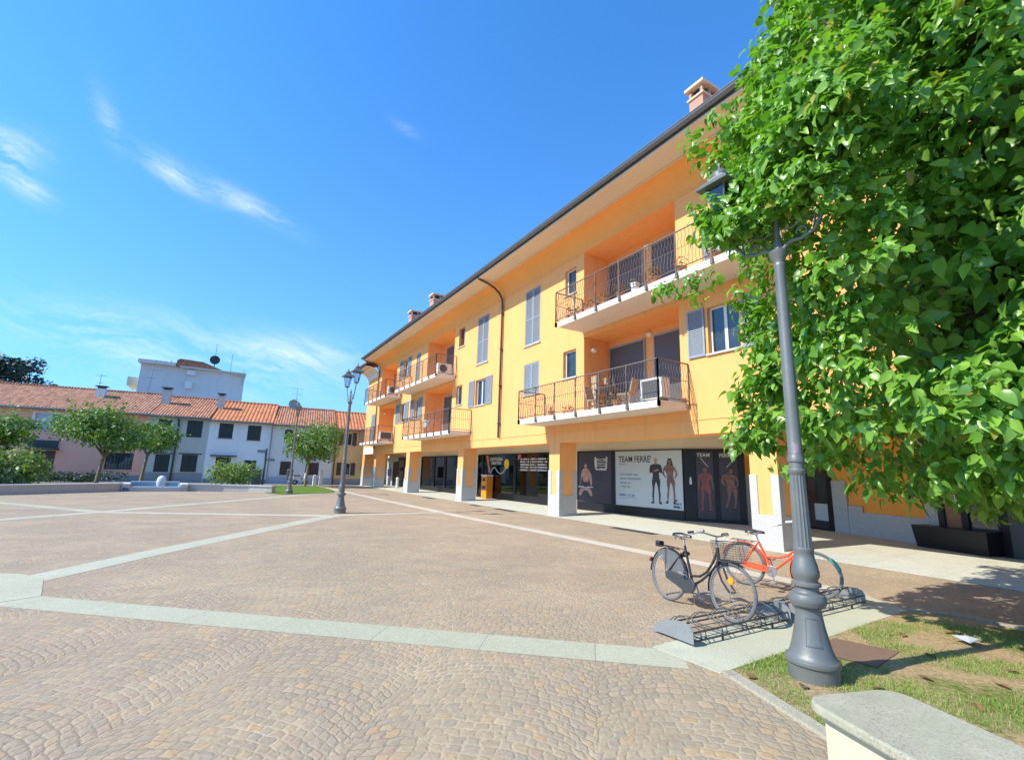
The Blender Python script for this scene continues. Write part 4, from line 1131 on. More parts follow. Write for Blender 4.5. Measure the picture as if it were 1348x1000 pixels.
def room(xf, a, b, dep, z1=3.0):
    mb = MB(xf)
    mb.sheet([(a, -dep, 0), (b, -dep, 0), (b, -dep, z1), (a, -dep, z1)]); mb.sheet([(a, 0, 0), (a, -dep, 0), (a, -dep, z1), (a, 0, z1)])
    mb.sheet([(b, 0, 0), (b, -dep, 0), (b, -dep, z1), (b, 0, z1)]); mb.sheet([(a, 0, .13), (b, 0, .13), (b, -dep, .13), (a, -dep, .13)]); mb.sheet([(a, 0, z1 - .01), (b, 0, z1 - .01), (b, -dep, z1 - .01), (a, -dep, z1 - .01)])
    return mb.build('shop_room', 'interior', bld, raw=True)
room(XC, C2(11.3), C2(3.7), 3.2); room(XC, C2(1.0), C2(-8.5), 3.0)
t = thing('display_shelf', 'stocked display shelf seen dimly through the stationery shop window', 'shelf', (15.0, 20, 0))
mb = MB()
for z in (.5, .95, 1.4): mb.box(14.9, 15.3, 18.2, 22.6, z, z + .03)
for y in (18.2, 20.3, 22.6): mb.box(14.9, 15.3, y, y + .03, .13, 1.5)
mb.build('shelf_frame', 'interior', t)
rr2 = random.Random(3)
for mt in ('teal', 'bin_orange', 'ink_white', 'ink_red', 'lawn_far'):
    mb = MB()
    for _ in range(9):
        y = rr2.uniform(18.3, 22.3); z = rr2.choice((.53, .98, 1.43)); mb.box(14.86, 15.1, y, y + rr2.uniform(.06, .3), z, z + rr2.uniform(.1, .3))
    mb.build('merchandise', mt, t)
# double door bay
mb = MB(XC)
mb.box(C2(.72), C2(-5.9), 0, .07, ZT - .09, ZT); mb.box(C2(.72), C2(-5.9), 0, .07, ZF - .03, .40)
for a, b in ((.55, .72), (-1.45, -1.1), (-3.6, -3.1), (-5.9, -5.75)): mb.box(C2(b), C2(a), 0, .075, .3, ZT - .09)
sf = mb.build('shopfront', 'black', bld)
for a, b in ((-1.1, .55), (-3.1, -1.45), (-5.75, -3.6)): MB(XC).box(C2(b), C2(a), .02, .03, .3, ZT - .08).build('pane', 'shopglass', sf)
MB(XC).box(C2(.4), C2(-.9), -.35, -.3, .3, 2.4).build('curtain', 'curtain', sf); MB(XC).box(C2(-1.6), C2(-2.7), -.6, -.55, .5, 2.2).build('curtain', 'curtain', sf)
MB(XC).box(C2(3.75), C2(.72), -.02, .02, 0, ZT).build('arcade_wall', 'cream', bld); MB(XC).box(LC - 11.25, 0, -.02, .02, 0, ZT).build('arcade_wall', 'cream', bld)
XE = frame(PD, PE); LE = 15.
def E2(a): return LE - a
MB(XE).sheet([(0, 0, 0), (LE, 0, 0), (LE, 0, ZT), (0, 0, ZT)]).build('arcade_wall', 'cream', bld, raw=True)
mb = MB(XE); mb.box(E2(5.35), E2(3.5), .005, .07, ZF, ZT); mb.box(E2(3.5), E2(1.95), .005, .05, ZF, 2.2); mb.build('bank_door', 'black', bld)
mb = MB(XE); mb.box(E2(1.95), E2(.25), .006, .05, ZF, 2.4); mb.build('bank_panel', 'light_blue', bld)
mb = MB(XE); mb.box(E2(3.40), E2(.45), .06, .18, 2.22, 2.55); mb.build('shop_sign', 'print_white', bld)
MB(XE).box(E2(4.9), E2(3.75), .072, .08, .35, 2.3).build('bank_window', 'pane', bld)
MB(XE).box(E2(1.5), E2(.9), .052, .20, .95, 1.55).build('cash_machine', 'ink_blue', bld)
# ------------------------------------------------------------------ street lamps
def make_lamp(label):
    root = thing('street_lamp', label, 'street lamp', (0, 0, 0), 'cast iron lamps on the plaza')
    base = [(.200, -.03), (.200, .125), (.214, .135), (.218, .155), (.211, .175), (.192, .185), (.176, .215), (.157, .27), (.140, .34), (.120, .43), (.108, .51), (.100, .565),
            (.104, .585), (.135, .60), (.150, .635), (.150, .665), (.138, .695), (.104, .712), (.094, .735), (.098, .755), (.118, .765), (.118, .788), (.094, .80), (.096, .82),
            (.112, .85), (.112, .885), (.102, .94), (.085, 1.00), (.078, 1.04), (.084, 1.055), (.084, 1.08), (.074, 1.09)]
    b = MB().lathe(base, 40).build('base', 'iron', root, smooth=35)
    def panel(): 
        mb = MB()
        pr = [(.158, .30), (.113, .50)]
        for t0, t1 in ((-.42, -.39), (.39, .42)):
            a0 = rad(215)
            vs = []
            for r_, z_ in ((.153, .295), (.133, .37), (.119, .44), (.108, .52)):
                for t in (t0, t1): vs.append(((r_ + .004) * math.cos(a0 + t), (r_ + .004) * math.sin(a0 + t), z_))
            mb.add(vs, [(0, 1, 3, 2), (2, 3, 5, 4), (4, 5, 7, 6)])
        for r_, z_, in ((.152, .297), (.110, .512)):
            n = 7; vs = []
            for i in range(n + 1):
                t = rad(215) - .42 + .84 * i / n
                for dz in (-.004, .004): vs.append(((r_ + .004) * math.cos(t), (r_ + .004) * math.sin(t), z_ + dz))
            mb.add(vs, [(2 * i, 2 * i + 2, 2 * i + 3, 2 * i + 1) for i in range(n)])
        mb.build('access_panel', 'gutter', b, raw=True)
    panel()
    def flute(t, z): return 1 - .10 * (abs(math.cos(t * 8)) ** .5 < .75) 
    MB().lathe([(.073, 1.085), (.070, 1.2), (.067, 1.4), (.064, 1.6), (.062, 1.74)], 64, rf=lambda t, z: 1 + .055 * math.cos(16 * t)).build('fluted_shaft', 'iron', root, smooth=60)
    MB().lathe([(.062, 1.73), (.074, 1.745), (.076, 1.775), (.064, 1.79), (.062, 1.84), (.072, 1.85), (.075, 1.875), (.066, 1.90), (.061, 1.92), (.060, 2.2), (.055, 3.0), (.051, 3.78), (.056, 3.80), (.056, 3.83), (.051, 3.84),
                (.058, 3.88), (.085, 3.93), (.092, 3.965), (.070, 3.98), (.050, 3.99), (.045, 4.06), (.030, 4.10), (.026, 4.30), (.034, 4.32), (.034, 4.35), (.012, 4.40), (.008, 4.46)], 24).build('pole', 'iron', root, smooth=35)
    for sg in (-1, 1):
        pts = [(0, sg * .04, 3.97), (0, sg * .13, 4.03), (0, sg * .24, 4.02), (0, sg * .36, 4.06), (0, sg * .47, 4.24), (0, sg * .55, 4.46), (0, sg * .60, 4.59)]
        mb = MB(); mb.tube(pts, [.022, .022, .020, .019, .018, .018, .022], 8)
        mb.tube([(0, sg * .03, 4.20), (0, sg * .15, 4.17), (0, sg * .28, 4.22), (0, sg * .38, 4.20), (0, sg * .36, 4.10)], .011, 6)
        mb.tube([(0, sg * (.24 + .05 * math.cos(a)), 4.09 + .05 * math.sin(a)) for a in [i * .6 - 1.5 for i in range(9)]], .010, 6)
        mb.build('arm', 'iron', root, smooth=50)
        c = (0, sg * .60, 4.58)
        ln = MB().lathe([(.02, 0), (.075, .015), (.085, .03), (.085, .05), (.05, .055)], 16, c).build('lantern', 'iron', root, smooth=40)
        q = math.pi / 4
        MB().lathe([(.085, .05), (.165, .42)], 4, c, rot=q, cap=False).build('lantern_glass', 'bronze_glass', ln, raw=True)
        mb = MB()
        for i in range(4):
            t = q + i * math.pi / 2
            mb.tube([(c[0] + .088 * math.cos(t), c[1] + .088 * math.sin(t), c[2] + .045), (c[0] + .169 * math.cos(t), c[1] + .169 * math.sin(t), c[2] + .425)], .009, 5)
        mb.build('lantern_bar', 'iron', ln)
        hat = [(.17, .41), (.285, .415), (.29, .43), (.205, .50), (.135, .535), (.130, .555), (.06, .565)]
        mb = MB(); mb.lathe(hat, 4, c, rot=q)
        mb.lathe([(.095, .555), (.098, .60), (.075, .635), (.05, .65), (.03, .665), (.016, .69), (.024, .715), (.02, .735), (.004, .76)], 16, c)
        mb.build('lantern_roof', 'iron', ln, smooth=30)
    return root
lamp0 = make_lamp('tall grey lamp in the lawn at the bike rack, half covered by the tree')
mb = MB(); a0 = rad(208)
vs = []
for i in range(6):
    t = a0 - .45 + .9 * i / 5
    for z in (1.93, 2.02): vs.append((.0625 * math.cos(t), .0625 * math.sin(t), z))
mb.add(vs, [(2 * i, 2 * i + 2, 2 * i + 3, 2 * i + 1) for i in range(5)])
l2 = copy_thing(lamp0, (3.84, 18.05, 0), rad(3), 'grey lamp with two lanterns standing in the middle of the open plaza')
l3 = copy_thing(lamp0, (3.62, 30.9, 0), rad(-8), 'far grey lamp at the edge of the lawn by the round tree')
lamp0.location = (4.39, 2.37, .0); lamp0.scale = (.90, .95, .950)
st = mb.build('sticker', 'sticker', raw=True); st.parent = lamp0

# ------------------------------------------------------------------ bicycles
def wheel(root, x, R, tyre, nm='wheel'):
    wh = MB()
    n = 40
    wh.tube([(x + R * math.cos(2 * math.pi * i / n), 0, R + .018 + R * math.sin(2 * math.pi * i / n)) for i in range(n)], .019, 8, closed=True)
    o = wh.build('wheel', tyre, root, smooth=60)
    mb = MB(); r1 = R - .024
    mb.tube([(x + r1 * math.cos(2 * math.pi * i / n), 0, R + .018 + r1 * math.sin(2 * math.pi * i / n)) for i in range(n)], .010, 6, closed=True)
    mb.build('rim', 'chrome', o, smooth=60)
    mb = MB(); c = R + .018
    for i in range(28):
        t = 2 * math.pi * i / 28; s_ = .025 if i % 2 else -.025; tw = .5 if (i // 2) % 2 else -.5
        mb.tube([(x + .018 * math.cos(t + tw), s_, c + .018 * math.sin(t + tw)), (x + r1 * math.cos(t), 0, c + r1 * math.sin(t))], .0014, 3, cap=False)
    mb.tube([(x, -.045, c), (x, .045, c)], .018, 8)
    mb.build('spokes', 'chrome', o)
    return o
def fender(root, x, R, a0, a1, mat, w_=.026):
    mb = MB(); c = R + .018; n = 16; vs = []
    for i in range(n + 1):
        t = rad(a0 + (a1 - a0) * i / n); r_ = R + .036
        for yy, dr in ((-w_, -.010), (-w_ * .5, .004), (w_ * .5, .004), (w_, -.010)): vs.append((x + (r_ + dr) * math.cos(t), yy, c + (r_ + dr) * math.sin(t)))
    mb.add(vs, [(4 * i + j, 4 * i + j + 1, 4 * i + 5 + j, 4 * i + 4 + j) for i in range(n) for j in range(3)])
    return mb.build('mudguard', mat, root, smooth=60, raw=True)
def saddle(root, x, z):
    prof = [(-.13, .075, .0), (-.11, .095, .022), (-.05, .09, .03), (.02, .055, .022), (.08, .03, .018), (.14, .022, .012), (.155, .012, -.005)]
    vs = []; k = 8
    for px_, wd, hz in prof:
        for j in range(k):
            t = math.pi * j / (k - 1); vs.append((x + px_, wd * math.cos(t), z + hz * math.sin(t) + (.0 if 0 < j < k - 1 else -.028)))
    fs = [(i * k + j, i * k + j + 1, (i + 1) * k + j + 1, (i + 1) * k + j) for i in range(len(prof) - 1) for j in range(k - 1)]
    fs += [tuple(range(k)), tuple(range((len(prof) - 1) * k, len(prof) * k))]
    mb = MB(); mb.add(vs, fs)
    s_ = mb.build('saddle', 'saddle', root, smooth=60)
    mb = MB()
    for y in (-.03, .03): mb.tube([(x - .09, y, z - .03), (x - .03, y * .6, z - .055), (x + .05, y * .6, z - .05)], .005, 5)
    for y in (-.05, .05): mb.tube([(x - .09, y + .018 * math.cos(i * 1.2), z - .075 + i * .004) for i in range(12)], .004, 4)
    mb.build('saddle_springs', 'chrome', s_)
def crank(root, x, z, col='chrome', a=.5):
    mb = MB()
    for sg in (-1, 1):
        ca, sa = math.cos(a) * sg, math.sin(a) * sg
        mb.tube([(x, sg * .055, z), (x + .165 * ca, sg * .075, z + .165 * sa)], .010, 6)
        mb.box(x + .165 * ca - .045, x + .165 * ca + .045, sg * .08, sg * .17, z + .165 * sa - .012, z + .165 * sa + .012)
    mb.tube([(x, -.06, z), (x, .06, z)], .022, 8)
    return mb.build('crank', col, root)

def black_bike():
    root = thing('bicycle', 'black city bicycle with a wire front basket and skirt guard, nearest in the rack', 'bicycle', (0, 0, 0), 'bicycles in the rack')
    R = .335; c = R + .018; B = 1.10
    wheel(root, 0, R, 'tyre_grey'); wheel(root, B, R, 'tyre_grey')
    mb = MB()
    bb = (.46, 0, .30); st_ = (.30, 0, .80); hb = (.905, 0, .66); ht = (.865, 0, .86)
    mb.tube([bb, st_], .0165, 10); mb.tube([hb, ht], .021, 10)
    mb.tube([(.870, 0, .82), (.80, 0, .66), (.70, 0, .52), (.58, 0, .44), (.425, 0, .415)], .0155, 10)
    mb.tube([(.895, 0, .70), (.80, 0, .56), (.62, 0, .40), bb], .0165, 10)
    for y in (-.055, .055):
        mb.tube([(0, y, c), (.2, y * .7, .60), (.315, 0, .74)], .010, 6); mb.tube([(0, y, c), (.42, y * .7, .30)], .011, 6)
    mb.build('frame', 'bike_black', root, smooth=50)
    mb = MB()
    for y in (-.052, .052): mb.tube([(hb[0], y * .8, .68), (.925, y, .60), (.985, y, .47), (B, y, c)], .012, 6)
    mb.tube([(hb[0], -.045, .685), (hb[0], .045, .685)], .016, 6)
    mb.build('fork', 'bike_black', root, smooth=50)
    fender(root, 0, R, 5, 182, 'bike_black'); fender(root, B, R, 62, 190, 'bike_black')
    mb = MB(); mb.plate([(.0, .40), (.07, .42), (.38, .405), (.50, .39), (.56, .33), (.56, .27), (.50, .20), (.40, .19), (.22, .25), (.02, .31)], -.075, -.045); mb.build('chain_case', 'bike_case', root, bevel=.01)
    for y in (-.036, .036):
        pl_ = [(.05, c + .02)] + [((R + .02) * math.cos(rad(t)), c + (R + .02) * math.sin(rad(t))) for t in range(14, 128, 8)]
        mb = MB(); mb.plate(pl_, y - .001, y + .001); mb.build('skirt_guard', 'mesh_guard', root)
    crank(root, bb[0], bb[2], 'chrome', -1.2)
    mb = MB(); mb.tube([st_, (.275, 0, .90)], .0125, 8); mb.tube([ht, (.855, 0, .93), (.85, 0, 1.0)], .0125, 8)
    mb.build('seat_post', 'chrome', root)
    saddle(root, .265, .945)
    mb = MB()
    hbp = [(.70, -.30, 1.02), (.78, -.29, 1.035), (.84, -.20, 1.035), (.87, -.08, 1.01), (.87, 0, 1.0), (.87, .08, 1.01), (.84, .20, 1.035), (.78, .29, 1.035), (.70, .30, 1.02)]
    mb.tube(hbp, .011, 8)
    hd = mb.build('handlebar', 'chrome', root, smooth=50)
    for sg in (-1, 1):
        MB().tube([(.67, sg * .30, 1.015), (.77, sg * .292, 1.035)], .017, 8).build('grip', 'saddle', hd); MB().tube([(.80, sg * .285, 1.02), (.73, sg * .30, .995)], .006, 5).build('brake_lever', 'chrome', hd)
    mb = MB(); mb.lathe([(.001, .0), (.022, .004), (.028, .015), (.02, .028), (.001, .034)], 12, (.82, -.2, 1.045)); mb.build('bell', 'chrome', hd, smooth=60)
    for sg in (-1, 1): 
        pass
    # wire basket in front of the head tube
    mb = MB(); x0, x1, z0, z1 = .935, 1.20, .72, .95
    top = [(x0 - .02, -.17, z1), (x1 + .03, -.17, z1), (x1 + .03, .17, z1), (x0 - .02, .17, z1)]; bot = [(x0, -.13, z0), (x1, -.13, z0), (x1, .13, z0), (x0, .13, z0)]
    mb.tube(top, .006, 5, closed=True); mb.tube(bot, .005, 5, closed=True)
    for i in range(4):
        a, b = Vector(top[i]), Vector(top[(i + 1) % 4]); e, f = Vector(bot[i]), Vector(bot[(i + 1) % 4])
        for k in range(12): mb.tube([a.lerp(b, k / 12), e.lerp(f, k / 12)], .0021, 3, cap=False)
        for k in range(1, 8): mb.tube([a.lerp(e, k / 8), b.lerp(f, k / 8)], .0019, 3, cap=False)
    for k in range(1, 9): mb.tube([Vector(bot[0]).lerp(Vector(bot[1]), k / 9), Vector(bot[3]).lerp(Vector(bot[2]), k / 9)], .002, 3, cap=False)
    mb.build('basket', 'wire', root)
    mb = MB(); mb.box(.95, 1.05, -.035, .035, .655, .72); mb.build('headlight', 'saddle', root, bevel=.01)
    mb = MB()
    for y in (-.06, .06): mb.tube([(.27, y, .735), (-.05, y, .745), (-.17, y, .74)], .006, 5); mb.tube([(-.02, y, .74), (0, y, c)], .005, 5)
    for x in (.2, .08, -.04, -.16): mb.tube([(x, -.06, .742), (x, .06, .742)], .005, 5)
    ck = mb.build('rear_carrier', 'bike_black', root)
    mb = MB(); mb.box(-.25, -.16, -.05, .05, .715, .80); mb.build('tail_bag', 'saddle', root, bevel=.015)
    mb = MB(); mb.box(-.40, -.372, -.025, .025, .47, .53); mb.build('rear_reflector', 'ink_red', root, bevel=.006)
    mb = MB(); mb.plate([(B - .02 + .05 * q * math.cos(t), c + .13 + .05 * q * math.sin(t)) for t, q in [(i * .785, (1, .8)[i % 2]) for i in range(8)]][::1], -.012, .012)
    mb.ellipse(-.10, c + .18, .035, .055, -.012, .012, 10); mb.build('spoke_reflector', 'reflector', root)
    mb = MB(); mb.tube([(.40, .04, .26), (.36, .14, .02)], .009, 6); mb.build('kickstand', 'chrome', root)
    mb = MB(); mb.tube([(.28 + .035 * math.cos(t), .02 + .075 * math.sin(t), .68 + .03 * math.cos(t)) for t in [i * .5 for i in range(12)]], .014, 6); mb.build('cable_lock', 'saddle', root, smooth=60)
    return root
def orange_bike():
    root = thing('bicycle', 'orange step-through bicycle with black saddle parked behind the lamp', 'bicycle', (0, 0, 0), 'bicycles in the rack')
    R = .33; c = R + .018; B = 1.08
    wheel(root, 0, R, 'tyre_grey'); wheel(root, B, R, 'tyre_grey')
    bb = (.45, 0, .30); st_ = (.27, 0, .74); hb = (.885, 0, .66); ht = (.845, 0, .86)
    mb = MB()
    mb.tube([bb, st_], .019, 10); mb.tube([hb, ht], .023, 10)
    mb.tube([(.862, 0, .78), (.80, 0, .66), (.70, 0, .57), (.58, 0, .525), (.46, 0, .515), (.365, 0, .51)], .0175, 10)
    mb.tube([(.883, 0, .67), (.72, 0, .52), (.55, 0, .37), bb], .018, 10)
    for y in (-.055, .055):
        mb.tube([(0, y, c), (.14, y * .8, .56), (.275, 0, .73)], .011, 6); mb.tube([(0, y, c), (.42, y * .7, .30)], .012, 6)
    mb.build('frame', 'bike_orange', root, smooth=50)
    mb = MB()
    for y in (-.052, .052): mb.tube([(hb[0], y * .8, .67), (.90, y, .60), (.97, y, .46), (B, y, c)], .013, 6)
    mb.tube([(hb[0], -.045, .68), (hb[0], .045, .68)], .018, 6); mb.build('fork', 'bike_orange', root, smooth=50)
    fender(root, 0, R, 0, 165, 'bike_orange'); fender(root, B, R, 120, 200, 'bike_orange')
    for dz_, nm in ((.0, 0), (-.055, 1)):
        mb = MB(); mb.plate([(.02, .40 + dz_), (.40, .375 + dz_), (.42, .345 + dz_), (.40, .33 + dz_), (.02, .365 + dz_)], -.07, -.05); mb.build('chain_guard', 'bike_orange', root)
    mb = MB(); mb.lathe([(.085, 0), (.09, .004), (.085, .008)], 24); v = mb.v; mb.v = [(bb[0] + a, -.06 + z, bb[2] + b) for a, b, z in v]; mb.build('chainring', 'chrome', root)
    crank(root, bb[0], bb[2], 'chrome', 1.9)
    mb = MB(); mb.tube([st_, (.24, 0, .85)], .0125, 8); mb.build('seat_post', 'chrome', root)
    saddle(root, .225, .90)
    mb = MB()
    mb.tube([ht, (.835, 0, .94), (.83, 0, 1.06)], .0125, 8)
    mb.tube([(.62, -.30, 1.06), (.74, -.29, 1.08), (.82, -.20, 1.09), (.85, -.06, 1.06), (.85, .06, 1.06), (.82, .20, 1.09), (.74, .29, 1.08), (.62, .30, 1.06)], .011, 8)
    hd = mb.build('handlebar', 'chrome', root, smooth=50)
    for sg in (-1, 1): MB().tube([(.60, sg * .30, 1.055), (.72, sg * .292, 1.078)], .017, 8).build('grip', 'white_paint', hd)
    mb = MB()
    for y in (-.06, .06): mb.tube([(.24, y, .72), (-.18, y, .73)], .006, 5); mb.tube([(-.04, y, .73), (0, y, c)], .005, 5)
    for x in (.18, .05, -.06, -.16): mb.tube([(x, -.06, .73), (x, .06, .73)], .005, 5)
    mb.build('rear_carrier', 'wire', root)
    mb = MB(); n = 8; r_ = R + .004
    mb.tube([(B + r_ * math.cos(t), 0, c + r_ * math.sin(t)) for t in [.35 + i * .07 for i in range(9)]], .027, 8); mb.build('wheel_lock', 'teal', root, smooth=60)
    return root
def place_bike(root, rear, front, z, lean):
    d = Vector(front) - Vector(rear)
    root.rotation_euler = Matrix.Rotation(math.atan2(d.y, d.x), 4, 'Z').to_euler() if not lean else (Matrix.Rotation(math.atan2(d.y, d.x), 4, 'Z') @ Matrix.Rotation(lean, 4, 'X')).to_euler()
    root.location = (*rear, z); root.scale = (.93, .93, .90)
bk = black_bike(); place_bike(bk, (5.27, 4.64), (5.14, 3.57), .006, rad(-4))
ok_ = orange_bike(); place_bike(ok_, (7.13, 4.76), (7.27, 3.70), .008, rad(3))

def rack(x0, label):
    L = 1.66
    t = thing('bike_rack', label, 'bike rack', (x0, 3.32, .028), 'bike rack units on the pad')
    for dx in (0, L):
        mb = MB(); prof = [(0, 0), (0, .11), (.03, .155), (.09, .175), (.20, .17), (.34, .135), (.46, .07), (.52, 0)]
        vs = [(x0 + dx + e, 3.30 + a, .028 + b) for e in (-.004, .004) for a, b in prof]; n = len(prof)
        mb.add(vs, [tuple(range(n)), tuple(range(2 * n - 1, n - 1, -1))] + [(i, (i + 1) % n, n + (i + 1) % n, n + i) for i in range(n)])
        mb.build('end_plate', 'plate', t)
    mb = MB()
    for y, z in ((3.31, .05), (3.74, .05), (3.50, .19), (3.33, .12)):
        mb.tube([(x0, y, z), (x0 + L, y, z)], .010, 6)
    mb.build('rail', 'wire', t)
    for k in range(5):
        mb = MB(); xc = x0 + .17 + k * .33
        for e in (-.035, .035):
            mb.tube([(xc + e, 3.31, .06), (xc + e, 3.33, .12), (xc + e, 3.42, .18), (xc + e, 3.52, .205), (xc + e, 3.64, .18), (xc + e, 3.72, .11), (xc + e, 3.745, .055)], .0052, 5)
            mb.tube([(xc + e, 3.31, .06), (xc + e, 3.745, .06)], .0055, 5)
        mb.build('wheel_hoop', 'wire', t, smooth=60)
    for xx in (x0 + .45, x0 + L - .35):
        mb = MB(); mb.tube([(xx, 3.31, .0), (xx, 3.31, .06)], .012, 6); mb.tube([(xx, 3.74, 0), (xx, 3.74, .06)], .012, 6); mb.build('foot', 'wire', t)
rack(4.08, 'grey steel bike rack unit holding the black bicycle')
rack(5.84, 'grey steel bike rack unit behind the near lamp holding the orange bicycle')

# ------------------------------------------------------------------ granite topped bench wall in the near right corner
bt = thing('bench_wall', 'rounded granite topped low bench wall in the near right corner', 'bench', (2.9, 1.2, 0))
d = Vector((-.306, -.952)).normalized(); nn = Vector((-d.y, d.x))      # nn points to the lawn side
A0 = Vector((3.135, 1.52))
def bench_poly(inset, L=4.2, w_=.32):
    P_ = []
    for i in range(7):
        t = math.pi / 2 * i / 6; r_ = .13
        P_.append(A0 + nn * (w_ - inset - r_ + r_ * math.sin(t)) - d * (-inset - .0) * 1 + d * (r_ - r_ * math.cos(t)) * -1 + d * r_ * 0)
    return P_
def rounded(x0, x1, y0, y1, r_):
    P_ = []
    for cx, cy_, a in ((x1 - r_, y1 - r_, 0), (x0 + r_, y1 - r_, 90)):
        for i in range(7): P_.append((cx + r_ * math.cos(rad(a + i * 15)), cy_ + r_ * math.sin(rad(a + i * 15))))
    return P_ + [(x0, y0), (x1, y0)]
def bench_xf(P_): return [(A0 + nn * a - d * b)[:] for a, b in P_]
MB().prism(bench_xf(rounded(-.31, .31, -4.5, .0, .12)), .405, .455).build('seat_slab', 'seat_top', bt, bevel=.012)
MB().prism(bench_xf(rounded(-.25, .25, -4.5, -.07, .03)), -.02, .405).build('plaster_body', 'bench_wall', bt)

# ------------------------------------------------------------------ things under and by the arcade
t = thing('vending_box', 'orange vending box standing outside the stationery shop', 'vending box', (13.1, 24.4, .1))
mb = MB(frame((13.4, 24.2), (13.4, 24.9))); mb.box(.0, .62, .0, .42, .0, 1.32); b_ = mb.build('body', 'bin_orange', t, bevel=.02)
XB = frame((13.4, 24.2), (13.4, 24.9))
mb = MB(XB); mb.box(-.02, .64, -.01, .44, 1.32, 1.40); mb.build('top', 'plastic_white', t, bevel=.01)
mb = MB(XB); mb.ellipse(.31, 1.12, .17, .10, .42, .428, 16); mb.box(.12, .5, .42, .432, .60, .78); mb.build('panel', 'ink', t)
mb = MB(XB); mb.tube([(.62, .3, .5), (.70, .34, .8), (.66, .3, 1.2)], .02, 6); mb.build('hose', 'plastic_white', t)
for i in range(3):
    pass
BOL = [((12.3, 43.2), 'white stone bollard deepest under the far end of the arcade'), ((12.5, 38.6), 'white stone bollard left of the pair before the bank'), ((12.9, 37.9), 'white stone bollard right of the pair before the bank'),
       ((12.95, 29.9), 'white stone bollard left of the pair mirrored at the glass doors'), ((13.05, 28.9), 'white stone bollard right of the pair mirrored at the glass doors')]
bol = thing('bollard', BOL[0][1], 'bollard', (0, 0, 0), 'white bollards under the arcade')
MB().lathe([(.13, 0), (.13, .03), (.11, .05), (.105, .62), (.125, .66), (.125, .70), (.10, .78), (.05, .82), (.0, .83)], 16).build('post', 'bollard', bol, smooth=40)
MB().lathe([(.15, -.02), (.15, .02), (.13, .025)], 16).build('foot', 'granite_grey', bol)
for (x, y), lb in BOL[1:3]: copy_thing(bol, (x, y, .09), 0, lb)
bol.location = (12.3, 43.2, .08)

# balcony furniture, plants and air conditioners
def pot(s, d_, z, kind, label, r=.13, h=.2, mat='terracotta', box=None, foliage='dry_plant', n=60, fh=.22):
    c = FB @ Vector((s, d_, z))
    t = thing('flower_pot', label, 'flower pot', c, 'pots on the balconies')
    mb = MB()
    if box: mb.box(c.x - .09, c.x + .09, c.y - box / 2, c.y + box / 2, c.z + .002, c.z + .17)
    else: mb.lathe([(r * .7, .002), (r, h * .85), (r * 1.1, h * .86), (r * 1.1, h), (r * .9, h), (r * .85, h * .9)], 14, tuple(c))
    mb.build('pot', mat, t, smooth=40)
    g = np.random.default_rng(int(s * 100) % 9999)
    P = g.normal(0, 1, (n, 3)) * np.array([.09, (box / 3.2 if box else .11), .09]) + np.array(c) + np.array([0, 0, h + fh * .45])
    P[:, 2] = np.maximum(P[:, 2], c.z + h * .9)
    N = P - (np.array(c) + np.array([0, 0, h * .8]))
    leaves('plant', P, N, .10, foliage, t, 'clump', .2, int(s * 37))
z2, z1_ = 6.97, 3.62
pot(13.0, .95, z2, 0, 'dry plant in a terracotta pot at the left end of the top right balcony', fh=.3)
pot(12.45, 1.02, z2, 0, 'long terracotta box of withered plants second from the left on the top right balcony', box=.7)
pot(11.7, 1.02, z2, 0, 'terracotta box with sparse brown plants before the loggia corner, top right balcony', box=.6)
pot(11.05, 1.02, z2, 0, 'round terracotta pot with brown plant in mid top right balcony', fh=.25)
pot(10.35, 1.02, z2, 0, 'bushy dry plant left of the white pot on the top right balcony', fh=.34, n=90)
pot(9.75, 1.0, z2, 0, 'white bucket shaped pot on the top right balcony', mat='plastic_white', n=15, fh=.1, h=.3)
pot(8.95, 1.0, z2, 0, 'tall dry bushy plant on the top right balcony at the loggia edge', fh=.42, n=130, r=.16)
pot(8.05, 1.0, z2, 0, 'red flowered pot on the top right balcony near the shutters', fh=.3, r=.15)
pot(7.0, 1.0, z2, 0, 'green plant pot at the tree end of the top right balcony', foliage='leaf_small', fh=.32, r=.16)
pot(14.1, .9, z1_, 0, 'small terracotta pot left of the small window on the lower right balcony', fh=.15)
pot(13.6, .5, z1_, 0, 'terracotta planter box by the loggia on the lower right balcony', box=.5, fh=.12)
pot(10.6, 1.0, z1_, 0, 'terracotta pot below the balcony chairs at the railing', fh=.15)
